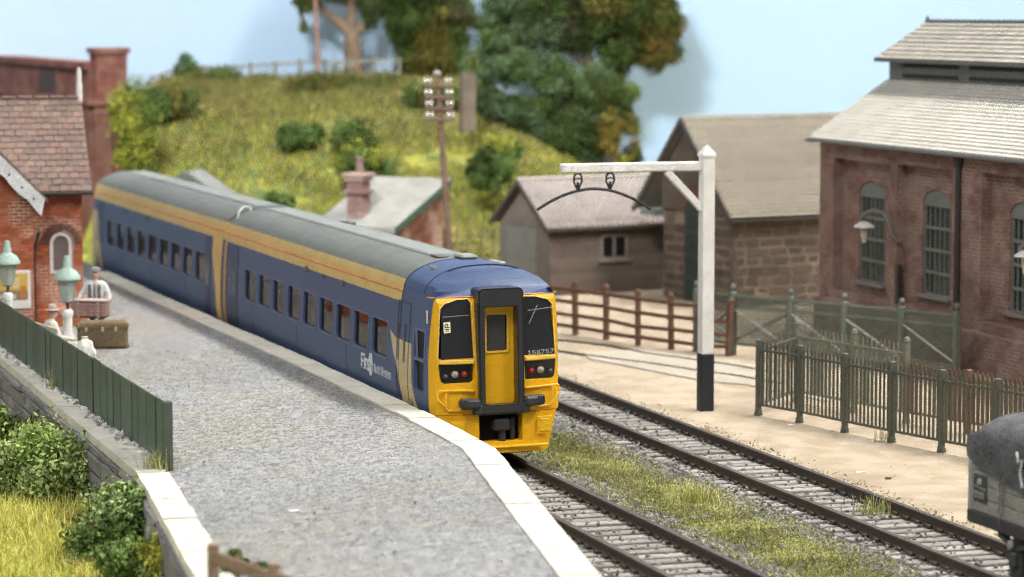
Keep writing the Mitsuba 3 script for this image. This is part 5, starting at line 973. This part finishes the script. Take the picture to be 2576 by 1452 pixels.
# ------------------------------------------------------------------ poles and fences on the hill
def pole(label, base, top, rad, arms, col):
    t = thing('telegraph_pole', label, 'telegraph pole'); base, top = np.asarray(base, float), np.asarray(top, float); m = MB(); m.tube([base + (top - base) * f for f in np.linspace(0, 1, 6)], np.linspace(rad * 1.25, rad * .8, 6), 9); part(t, 'pole', m, 'matte', col=col, grain=5, smooth=40)
    u = (top - base) / np.linalg.norm(top - base); s = RT
    for k in range(arms):
        c = top - u * (.38 + .36 * k); m = MB(); m.bar(c - s * .44 - F0 * .10, c + s * .44 - F0 * .10, .10, .11, ch=.015); part(t, 'crossarm', m, 'matte', col=col, grain=4)
        for f in (-.40, -.26, .26, .40): m = MB(); m.lathe([(.02, .04), (.02, .10), (.055, .11), (.06, .17), (.045, .21), (.05, .24), (0, .27)], c + s * f - F0 * .10, 8); part(t, 'insulator', m, 'gloss', col=(.30, .27, .22))
    if arms: m = MB(); m.lathe([(.14, -.02), (.12, .06), (0, .12)], top, 9); part(t, 'cap', m, 'gloss', col=(.28, .25, .21)); m = MB(); m.box(base + (top - base) * .27, (.2, .2, .12)); part(t, 'step_iron', m, 'matte', col=col)
a = aD(1130, 640, 91); b = aD(1100, 186, 91); pole('brown telegraph pole with four crossarms of pale insulators beside the hut', (a[0] + .1, a[1], .1), b, .10, 4, (.125, .078, .058))
b = aD(790, -60, 114); a = hillpt(806, 114); pole('slim reddish pole on the hill in front of the forked tree', a - [0, 0, .3], b, .09, 0, (.26, .16, .13))
t = thing('hill_fence', 'weathered grey rail fence along the top of the hill', 'fence'); r = np.random.default_rng(121); hp = [hillpt(x, 117.2 - 1.2 * (x - 300) / 700) for x in np.arange(262, 1060, 62)]; tops = [p[2] for p in hp]
for p in hp: m = MB(); m.box(p + [0, 0, .38], (.12, .12, 1.15), RZ(0)); part(t, 'post', m, 'matte', col=(.20, .20, .16), grain=4)
for a, b in zip(hp[:-1], hp[1:]):
    for z in (.80, .32): m = MB(); m.bar(a + [0, 0, z], b + [0, 0, z], .05, .11); part(t, 'rail', m, 'matte', col=(.24, .24, .20), grain=4)
t = thing('trackside_fence', 'olive post and rail fence between the brick hut and the shed', 'fence'); tp = [aD(x, 652, 97) * [1, 1, 0] + [0, 0, .1] for x in (1118, 1150, 1181, 1213, 1244, 1275, 1306)]
for p in tp: m = MB(); m.box(p + [0, 0, .78], (.12, .12, 1.5)); part(t, 'post', m, 'matte', col=(.17, .15, .06), grain=4)
for a, b in zip(tp[:-1], tp[1:]):
    for z in (1.28, .90, .50): m = MB(); m.bar(a + [0, 0, z], b + [0, 0, z], .05, .10); part(t, 'rail', m, 'matte', col=(.17, .16, .07), grain=4)
t = thing('stone_pillar', 'plain tan pillar with greenery on its top, standing on the hillside', 'pillar'); q = aD(1176, 318, 107); m = MB(); m.box((q[0], q[1], q[2] + .95), (.52, .5, 2.3), RZ(0), ch=.02); part(t, 'shaft', m, 'matte', col=(.165, .13, .098), grain=6); cs = [(q[0] + .1 * k - .15, q[1] - .1, q[2] + 2.15 + .1 * (k % 2)) for k in range(5)]; m, C = leaves(cs, [.28] * 5, 90, .09, [G_BLUE, G_MID, G_BLUE, G_OLV, G_MID], 131); part(t, 'greenery', m, 'leaf', col=C, grain=0)
# ------------------------------------------------------------------ hill vegetation
r = np.random.default_rng(141); n = 60000; a = r.uniform(-14.2, 5, n); D = r.uniform(96.5, 117.5, n); hz_ = hill_z(a, D); P = np.c_[CAM[0] + F0[0] * D + RT[0] * a, CAM[1] + F0[1] * D + RT[1] * a, hz_ - .02]; dn = meshkit.fbm(P * [.5, .5, 0] + 3, 3, 9); P = P[(dn > .36)]; dn = dn[dn > .36]
m, C = grass(P, .24, .030, [(.31, .315, .06), (.22, .25, .055), (.38, .36, .08), (.14, .19, .065), (.36, .28, .13)], 142, .6); q_ = np.clip((P[:, 2] + 3 * (meshkit.fbm(P * [.45, .45, 0], 3, 17) - .5) - 3.6) / 2.2, 0, 1) * .75; q_ = np.repeat(q_, 5)[:, None]; C = C * np.repeat(np.clip(1.55 - dn, .7, 1.3), 5)[:, None] * (1 - q_) + q_ * np.array([.17, .155, .06]) * (.7 + .6 * np.repeat(np.random.default_rng(8).random(len(P)), 5)[:, None])
struct('hill_grass', m, 'leaf', col=C, grain=0, kind='stuff', label='yellow green flocked grass covering the hillside', cat='grass')
H = lambda x, y, D: aD(x, y, D)
for i, (lb, x, y, D, R, k, pal) in enumerate([
    ('big rounded green bush behind the hut chimney', 905, 392, 103, (1.15, 1.1, .95), 26, [G_MID, G_MID, G_YEL, G_DARK]), ('small dark green bush high on the open hillside', 752, 345, 107, (.75, .7, .38), 14, [G_DARK, G_MID]),
    ('dark bush beside the pole with a bright yellow green top', 1232, 430, 101, (.85, .8, .55), 18, [G_DARK, G_DARK, G_MID]), ('bright yellow green bush against the dark tree behind the shed', 1262, 378, 102.5, (.55, .6, .55), 14, [G_YEL, G_MID]), ('low dark bush showing above the train roof left of the chimney', 706, 508, 98, (.48, .5, .36), 10, [G_MID, G_DARK]),
    ('bright yellow green bush beside the brick wall', 335, 320, 103.0, (.62, .5, 1.7), 30, [G_YEL, G_YEL, G_MID]), ('dark green bush at the top of the bank beside the brick pier', 405, 262, 109, (1.1, .9, .55), 18, [G_DARK, G_MID, G_OLV]), ('small pointed conifer standing against the hilltop fence', 470, 188, 116, (.38, .38, .75), 12, [G_MID, G_BLUE]),
    ('low brown green scrub along the hill crest', 880, 222, 114, (2.6, .8, .32), 26, [G_OLV, G_MID, (.15, .11, .05)]), ('low olive scrub beneath the dark ivy tree', 1100, 245, 111, (1.2, .9, .5), 20, [G_OLV, G_MID, G_OLV]), ('olive scrub at the fence behind the conifer', 560, 212, 115, (1.9, .6, .30), 20, [G_OLV, G_MID])]):
    bush('hillside_bush', lb, H(x, y, D), R, int(k * 1.5), 330, .055, pal, 150 + i, small=.45)
def tree(name, label, base, limbs, clumps, n, size, seed, bark=(.16, .115, .075), cat='tree', small=.34, full=1.18):
    t = thing(name, label, cat); m = MB()
    for pts, r0, r1 in limbs: m.tube([np.asarray(p, float) for p in pts], np.linspace(r0, r1, len(pts)), 9)
    part(t, 'trunk', m, 'matte', col=bark, grain=7, smooth=True); r_ = np.random.default_rng(seed); cs, rs, cols = [], [], []
    for c, R, k, pal in clumps:
        a_, b_ = blob(c, R, int(k * 2.3), r_, small=small); cs += a_; rs += [q * full for q in b_]; cols += [np.asarray(pal[int(r_.integers(len(pal)))]) * (.7 + .6 * r_.random()) for _ in a_]
    m, C = leaves(cs, rs, n, size, cols, seed); part(t, 'crown', m, 'leaf', col=C, grain=0); return t
D = 117.2; K = lambda x, y, d=0: aD(x, y, D + d)
tree('forked_tree', 'tree with a thick forked trunk on the hilltop beside the slim pole', None, [([K(890, 212), K(890, 150), K(886, 88)], .42, .34), ([K(886, 92), K(860, 62), K(815, 30), K(790, -20)], .26, .10), ([K(886, 92), K(884, 40), K(880, -40)], .24, .12), ([K(888, 92), K(915, 62), K(932, 20), K(945, -40)], .22, .09)],
     [(K(770, 12), (.55, .6, .35), 9, [G_OLV, G_MID]), (K(765, 62), (.28, .3, .3), 5, [G_MID, G_OLV]), (K(930, 40), (.35, .4, .5), 8, [G_MID, G_DARK]), (K(850, -70), (1.9, 1.4, .9), 26, [G_OLV, G_MID, G_MID]), (K(960, 10), (.5, .5, .5), 9, [G_MID, G_DARK])], 330, .055, 171, (.22, .155, .10))
D = 116.5
tree('ivy_tree', 'dark ivy covered tree standing behind the telegraph pole', None, [([K(1075, 268), K(1080, 150), K(1085, 0), K(1085, -80)], .34, .2)],
     [(K(1040, 60), (.85, .8, 1.2), 26, [G_DARK, G_MID, G_DARK]), (K(1110, 30), (.9, .8, 1.0), 24, [G_OLV, (.075, .07, .035), G_DARK]), (K(1085, 150), (1.15, .8, 1.0), 30, [G_DARK, G_OLV, (.14, .12, .03)]), (K(1150, 130), (.5, .6, .9), 14, [G_MID, G_DARK]), (K(1090, 225), (1.0, .7, .35), 14, [G_OLV, G_MID]), (K(1060, -60), (1.6, 1.2, .9), 24, [G_MID, G_DARK]), (K(1000, 40), (.5, .6, 1.0), 14, [G_MID, G_DARK]), (K(1150, 20), (.7, .7, 1.0), 18, [G_MID, (.10, .09, .05)]), (K(1030, 190), (.5, .5, .8), 12, [G_DARK, G_MID])], 330, .055, 172)
D = 116.0
tree('tall_tree', 'tall dark green tree whose crown reaches the top of the photo above the shed', None, [([K(1520, 440), K(1515, 330), K(1490, 200), K(1460, 60), K(1450, -60)], .32, .15), ([K(1500, 250), K(1590, 140), K(1640, 60)], .14, .06), ([K(1480, 170), K(1380, 90), K(1300, 40)], .14, .06)],
     [(K(1300, 10), (1.3, 1.0, .75), 26, [G_MID, G_BLUE, G_DARK]), (K(1290, 90), (.8, .8, .5), 14, [G_BLUE, G_MID]), (K(1470, 40), (1.5, 1.2, 1.2), 40, [G_DARK, G_DARK, G_MID, (.05, .055, .035)]), (K(1610, 40), (1.2, 1.0, .9), 30, [G_DARK, G_OLV, G_DARK]), (K(1640, 130), (.95, .8, .65), 22, [G_OLV, (.15, .11, .03), G_DARK]), (K(1560, 130), (.9, .8, .6), 18, [G_DARK, G_MID]), (K(1450, -90), (2.4, 1.6, .9), 34, [G_DARK, G_MID]), (K(1560, -20), (1.9, 1.2, 1.0), 36, [G_DARK, G_OLV, G_DARK]), (K(1660, 20), (.75, .7, 1.0), 18, [G_DARK, G_OLV]), (K(1380, 70), (1.2, .9, .8), 26, [G_DARK, G_BLUE, (.07, .07, .045)]), (K(1240, 60), (.8, .7, .5), 14, [G_MID, G_BLUE]), (K(1520, 200), (1.0, .7, .7), 18, [G_DARK]), (K(1695, 60), (.35, .5, .7), 9, [G_OLV, (.16, .12, .03)])], 330, .055, 173, (.10, .08, .06))
D = 111.0
tree('spreading_tree', 'bluish green spreading tree in front of the tall tree, right of the tan pillar', None, [([K(1440, 450), K(1432, 360), K(1420, 250)], .26, .14), ([K(1430, 330), K(1500, 250), K(1540, 210)], .12, .05), ([K(1425, 280), K(1330, 190), K(1250, 160)], .11, .05)],
     [(K(1290, 165), (1.15, .9, .5), 24, [G_BLUE, G_BLUE, G_MID]), (K(1225, 175), (.6, .6, .35), 10, [G_BLUE, (.09, .15, .08)]), (K(1400, 200), (1.1, .9, .65), 24, [G_BLUE, G_DARK, G_MID]), (K(1350, 290), (1.15, .9, .85), 30, [G_BLUE, G_DARK, G_DARK]), (K(1490, 235), (1.0, .9, .85), 28, [G_MID, G_BLUE, G_DARK, (.10, .13, .04)]), (K(1560, 240), (.65, .7, .65), 16, [G_MID, G_OLV]), (K(1400, 370), (1.35, .9, .75), 34, [G_DARK, G_BLUE, G_DARK]), (K(1290, 350), (.7, .6, .7), 16, [G_DARK, G_BLUE]), (K(1480, 330), (1.0, .8, .9), 22, [G_DARK, G_BLUE, G_DARK]), (K(1340, 420), (1.1, .7, .5), 18, [G_DARK, G_DARK, G_BLUE]), (K(1470, 420), (.9, .7, .5), 16, [G_DARK, G_BLUE]), (K(1240, 110), (.7, .6, .5), 12, [G_BLUE, G_MID]), (K(1225, 240), (.6, .5, .7), 12, [G_DARK, G_BLUE]), (K(1270, 290), (.8, .6, .8), 16, [G_DARK, G_DARK, G_BLUE]), (K(1195, 150), (.5, .5, .4), 9, [G_BLUE, (.13, .18, .10)]), (K(1575, 310), (.5, .5, .6), 10, [G_DARK, G_OLV]), (K(1590, 400), (.5, .5, .35), 8, [G_OLV, G_DARK]), (K(1250, 390), (.7, .5, .4), 10, [G_DARK, G_MID])], 360, .05, 174, (.09, .07, .05))
D = 109.0
tree('ivy_clad_tree', 'trunk wrapped in yellow ivy with a bare side branch, behind the shed roof', None, [([K(1532, 440), K(1534, 380), K(1540, 290)], .22, .15), ([K(1534, 402), K(1575, 385), K(1600, 362)], .07, .03)], [(K(1535, 340), (.32, .35, .85), 18, [(.19, .15, .035), (.15, .12, .03), G_OLV]), (K(1596, 360), (.16, .2, .12), 4, [(.2, .14, .04)]), (K(1575, 400), (.35, .3, .12), 5, [G_OLV, G_YEL])], 220, .05, 175, (.06, .05, .045))
# ------------------------------------------------------------------ open wagon under its tarpaulin
t = thing('goods_wagon', 'grey planked goods wagon under a dark tarpaulin at the right edge', 'wagon'); wx0, wx1, wy1, wy0 = 3.66, 6.05, -12.62, -18.6; WG = (.30, .295, .265); r = np.random.default_rng(181)
for k in range(4): m = MB(); m.box((wx0 + .03, (wy0 + wy1) / 2, 1.44 + .215 * k), (.07, wy1 - wy0 - .03, .205), ch=.010); part(t, 'plank', m, 'matte', col=np.array(WG) * (.92 + .16 * r.random()), grain=5); m = MB(); m.box(((wx0 + wx1) / 2, wy0 + .03, 1.44 + .215 * k), (wx1 - wx0, .07, .205), ch=.01); part(t, 'plank', m, 'matte', col=WG, grain=5); m = MB(); m.box(((wx0 + wx1) / 2, wy1 - .03, 1.44 + .215 * k), (wx1 - wx0 - .05, .07, .205), ch=.01); part(t, 'plank', m, 'matte', col=WG, grain=5)
m = MB(); m.box((wx0 - .012, wy1 - .045, 1.66), (.03, .11, 1.05), ch=.006); part(t, 'corner_plate', m, 'satin', col=(.33, .325, .30))
m = MB(); m.box((wx0 - .005, (wy0 + wy1) / 2, 1.24), (.10, wy1 - wy0 - .02, .20), ch=.02); m.box(((wx0 + wx1) / 2, wy1 - .05, 1.24), (wx1 - wx0, .12, .24)); m.box(((wx0 + wx1) / 2, (wy0 + wy1) / 2, 1.22), (wx1 - wx0 - .2, wy1 - wy0 - .2, .14)); part(t, 'solebar', m, 'satin', col=(.045, .045, .048))
p = MB(); p.box((wx0 - .012, wy1 - .38, 1.70), (.012, .44, .42)); pk = part(t, 'number_plate', p, 'satin', col=(.055, .06, .065), grain=4, label='dark plate with faded white writing')
m = MB(); m.bar((wx0 - .02, wy1 - .19, 1.73), (wx0 - .02, wy1 - .57, 1.70), .004, .014); m.lathe([(.035, 0), (.05, .02), (.045, .07), (.02, .10)], (wx0 - .02, wy1 - .38, 1.76), 8)
for k in range(4): m.tube([(wx0 - .02, wy1 - .22 - .08 * k + .035 * math.cos(q), 1.60 + .045 * math.sin(q)) for q in np.linspace(0, 5.2, 8)], .010, 4)
part(pk, 'writing', m, 'satin', col=(.40, .40, .38))
u = np.linspace(0, 1, 40); sec = []
for f in u:
    y = wy1 + .05 - (wy1 - wy0 + .1) * f; drop = .10 + .42 * min(1, f * 2.6) + .05 * math.sin(f * 22); hump = 2.80 + .22 * math.sin(math.pi * min(1, f * 1.1 + .12)); e_ = min(1, f / .05) ** .5
    sec.append([(wx0 - .045, y, 2.24 - drop), (wx0 - .06, y, 2.30), (wx0 - .03, y, 2.48), (wx0 + .10, y, 2.30 + (.38) * e_), (wx0 + .45, y, 2.32 + (hump - 2.42) * e_), ((wx0 + wx1) / 2, y, 2.32 + (hump - 2.32) * e_), (wx1 - .45, y, 2.32 + (hump - 2.42) * e_), (wx1 - .1, y, 2.30 + .38 * e_), (wx1 + .03, y, 2.48), (wx1 + .05, y, 2.0)])
V = np.array(sec); V += .05 * (meshkit.noise(V * [3, 3, 3], 5)[..., None] - .5) * [1, .2, 1]; nn = V.shape[1]; q = (np.arange(39)[:, None] * nn + np.arange(nn - 1)[None]).ravel(); mm_ = MB(); mm_.add(V.reshape(-1, 3), np.c_[q, q + nn, q + nn + 1, q + 1]); e0 = V[0]; mm_.add(np.vstack([e0, [[(wx0 + wx1) / 2, wy1 + .06, 2.0]]]), [[k, k + 1, nn] for k in range(nn - 1)]); mm_.add(np.vstack([V[-1], [[(wx0 + wx1) / 2, wy0 - .06, 2.0]]]), [[k + 1, k, nn] for k in range(nn - 1)])
tp_ = thing('tarpaulin', 'dark grey tarpaulin sheet drawn over the goods wagon', 'tarpaulin'); part(tp_, 'sheet', mm_, 'matte', col=(.105, .105, .11), grain=9, smooth=40); m = MB(); m.tube([(wx0 - .07, -14.25, 2.45), (wx0 - .08, -14.33, 2.30), (wx0 - .07, -14.42, 2.36), (wx0 - .09, -14.40, 2.15), (wx0 - .08, -14.46, 1.95)], .022, 5); part(tp_, 'tie', m, 'satin', col=(.7, .7, .7))
m = MB()
for s in (-1, 1): m.tube([(wx0 - .06, wy1 - 1.15 + .05 * s + .015 * (k % 2) * s, 2.02 - .075 * k) for k in range(9)], .011, 4)
m.tube([(wx0 - .06, wy1 - 1.13, 1.42), (wx0 - .06, wy1 - 1.08, 1.22)], .012, 4); part(t, 'chain', m, 'satin', col=(.14, .135, .13))
for y in (-14.1, -17.1):
    m = MB(); m.box((wx0 + .08, y, .78), (.10, .26, .80), ch=.02); m.box((wx0 + .02, y, .80), (.16, .2, .24), ch=.03); m.bar((wx0 + .05, y - .55, 1.10), (wx0 + .05, y, .95), .10, .07); m.bar((wx0 + .05, y, .95), (wx0 + .05, y + .55, 1.10), .10, .07); m.bar((wx0 + .06, y + .34, 1.12), (wx0 + .06, y + .10, .35), .05, .05); part(t, 'axle_guard', m, 'satin', col=(.06, .062, .066)); m = MB(); m.lathe([(0, .04), (.07, .03), (.08, 0)], (0, 0, 0), 10); g = m.mesh(); g.apply_transform(trimesh.transformations.rotation_matrix(-math.pi / 2, [0, 1, 0])); g.apply_translation((wx0 - .05, y + .02, 1.02)); part(t, 'rivet', g, 'satin', col=(.33, .33, .33))
    for s in (-1, 1): m = MB(); m.lathe([(0, -.06), (.40, -.06), (.42, -.02), (.42, .06), (0, .06)], (0, 0, 0), 22); g = m.mesh(); g.apply_transform(trimesh.transformations.rotation_matrix(math.pi / 2, [0, 1, 0])); g.apply_translation((4.855 + s * .70, y, .67)); part(t, 'wheel', g, 'satin', col=(.035, .034, .034))
m = MB()
for s in (-1, 1): m.bar((4.855 + s * .9, -15.0, .9), (4.855 + s * .9, -16.2, .9), .06, .1); m.box((wx0 + .25, -15.5, .75), (.1, .3, .5))
part(t, 'brake_gear', m, 'satin', col=(.03, .03, .032))
# ------------------------------------------------------------------ near left bank: bushes, grass, the corner of a fence
bush('wall_bush', 'rounded leafy bush against the stone wall, left of the wall corner', gz(105, 1215, .35), (1.2, 1.0, .92), 60, 620, .050, [(.30, .42, .13), (.36, .46, .18), (.16, .25, .08), (.42, .50, .22)], 191, cat='bush')
bush('wall_bush', 'dark bush at the left edge against the far part of the stone wall', gz(15, 1120, .25), (.85, .8, .62), 30, 500, .05, [(.16, .24, .08), G_MID, (.20, .18, .08)], 192); bush('wall_bush', 'dark green bush in the shade of the wall beside the rounded bush', gz(190, 1260, .05), (.62, .6, .50), 22, 300, .05, [G_MID, (.16, .23, .08)], 193)
bush('wall_bush', 'green bush under the corner of the platform coping', gz(310, 1362, .45), (.80, .72, .72), 46, 560, .045, [(.16, .25, .08), (.26, .37, .14), (.30, .40, .17), G_MID], 194); bush('wall_bush', 'green bush at the bottom edge below the white coping', gz(395, 1440, .5), (.62, .65, .45), 30, 520, .045, [(.18, .27, .09), (.30, .40, .15), (.46, .46, .10)], 195)
bush('wall_bush', 'small bush seen through the rails of the fence at the bottom edge', gz(600, 1440, 1.25), (.42, .3, .22), 14, 320, .045, [G_MID, (.12, .2, .07)], 196)
r = np.random.default_rng(201); n = 24000; bx_, by_ = r.uniform(-60, 400, n), r.uniform(1240, 1520, n); P = np.array([gz(x, y, -.10) for x, y in zip(bx_, by_)]); P = P[(P[:, 0] < np.interp(P[:, 1], [-27, -14.1, -5.29, 11], [-10.3, -9.0, -8.15, -8.1]))]; m, C = grass(P, .42, .010, [(.78, .74, .17), (.68, .68, .15), (.84, .80, .30), (.46, .52, .13), (.52, .42, .14)], 202, .75)
struct('bank_grass', m, 'leaf', col=C, grain=0, kind='stuff', label='long yellow grass on the bank below the platform wall', cat='grass')
struct('bank', grid_sheet(-16, -8.0, -30, 14, .4, lambda X, Y: -.16 + .10 * nz(X, Y, .6, 3)), 'hill_turf', smooth=True, label='earthy bank below the platform wall')
t = thing('timber_fence', 'pale brown timber fence corner at the bottom edge on the platform', 'fence'); FB = (.30, .215, .150); q0 = gz(540, 1500, 1.3); q1 = gz(745, 1560, 1.3); r = np.random.default_rng(211)
q0, q1 = aD(537, 1450, 36.6), aD(690, 1490, 35.3); q2 = q1 + (q1 - q0) * 1.2
for p in (q0, q1): m = MB(); m.box((p[0], p[1], 1.3 + .42), (.14, .14, 1.0), RZ(0), ch=.025); part(t, 'post', m, 'matte', col=FB, grain=6)
for z, h in ((2.04, .17), (1.60, .14)):
    for a, b in ((q0, q1), (q1, q2)): m = MB(); m.bar((a[0], a[1], z), (b[0], b[1], z - .03), .05, h, ch=.015); part(t, 'rail', m, 'matte', col=FB, grain=6)
for f in (.38, .68): p = q0 + (q1 - q0) * f; m = MB(); m.box((p[0] + .03, p[1] + .03, 1.72), (.06, .06, .85), ch=.01); part(t, 'upright', m, 'matte', col=(.25, .18, .125), grain=6)
# ------------------------------------------------------------------ litter and loose stones on the yard and the platform
r = np.random.default_rng(301); n = 700; yy = r.uniform(-15, 14, n); xx = 5.74 + abs(r.normal(size=n)) * .17; m1, c1 = stones(np.c_[xx, yy], .203, .018, 302, [(.20, .16, .12), (.28, .22, .16), (.13, .11, .09), (.36, .30, .22)])
xy = np.c_[r.uniform(5.9, 12, 260), r.uniform(-9, 16, 260)]; m2, c2 = stones(xy, .203, .014, 303, [(.30, .24, .17), (.20, .16, .12), (.5, .46, .38)]); mm_ = MB(); mm_.add(m1.vertices, m1.faces); mm_.add(m2.vertices, m2.faces)
struct('yard_grit', mm_, 'leaf', col=np.vstack([c1, c2]), grain=0, kind='stuff', label='brown grit scattered along the edge of the sandy yard', cat='grit')
xy = np.c_[r.uniform(-7.2, -1.7, 1500), r.uniform(-15, 12, 1500)]; ok = (xy[:, 0] < np.interp(xy[:, 1], [-15.8, -4.45], [-4.3, -2.1])); m, C = stones(xy[ok], 1.300, .017, 304, [(.42, .41, .38), (.24, .24, .24), (.50, .49, .45), (.30, .295, .28)])
struct('platform_grit', m, 'leaf', col=C, grain=0, kind='stuff', label='loose grit lying on the grey gravel platform', cat='grit')
for lb, p, sz, col in (('small white scrap lying on the bare platform gravel', gz(741, 1287, 1.31), .11, (.8, .8, .78)), ('small white scrap on the sand in front of the spear railings', gz(1987, 1069, .21), .10, (.78, .76, .70)), ('dark clod lying on the sand left of the goods wagon', gz(2235, 1203, .22), .08, (.13, .10, .07)), ('short pale splinter on the sand beside the second track', gz(2165, 1189, .21), .05, (.75, .70, .55))):
    t = key_of('scrap'); v, f = cbox((sz * (4 if 'splinter' in lb else 1.4), sz, .04), .012); v = v + np.random.default_rng(int(p[0] * 100) % 97).normal(size=v.shape) * sz * .08; put(t, trimesh.Trimesh(v + p, f, process=False), 'matte', col=col); labels[t] = {'label': lb, 'category': 'scrap'}
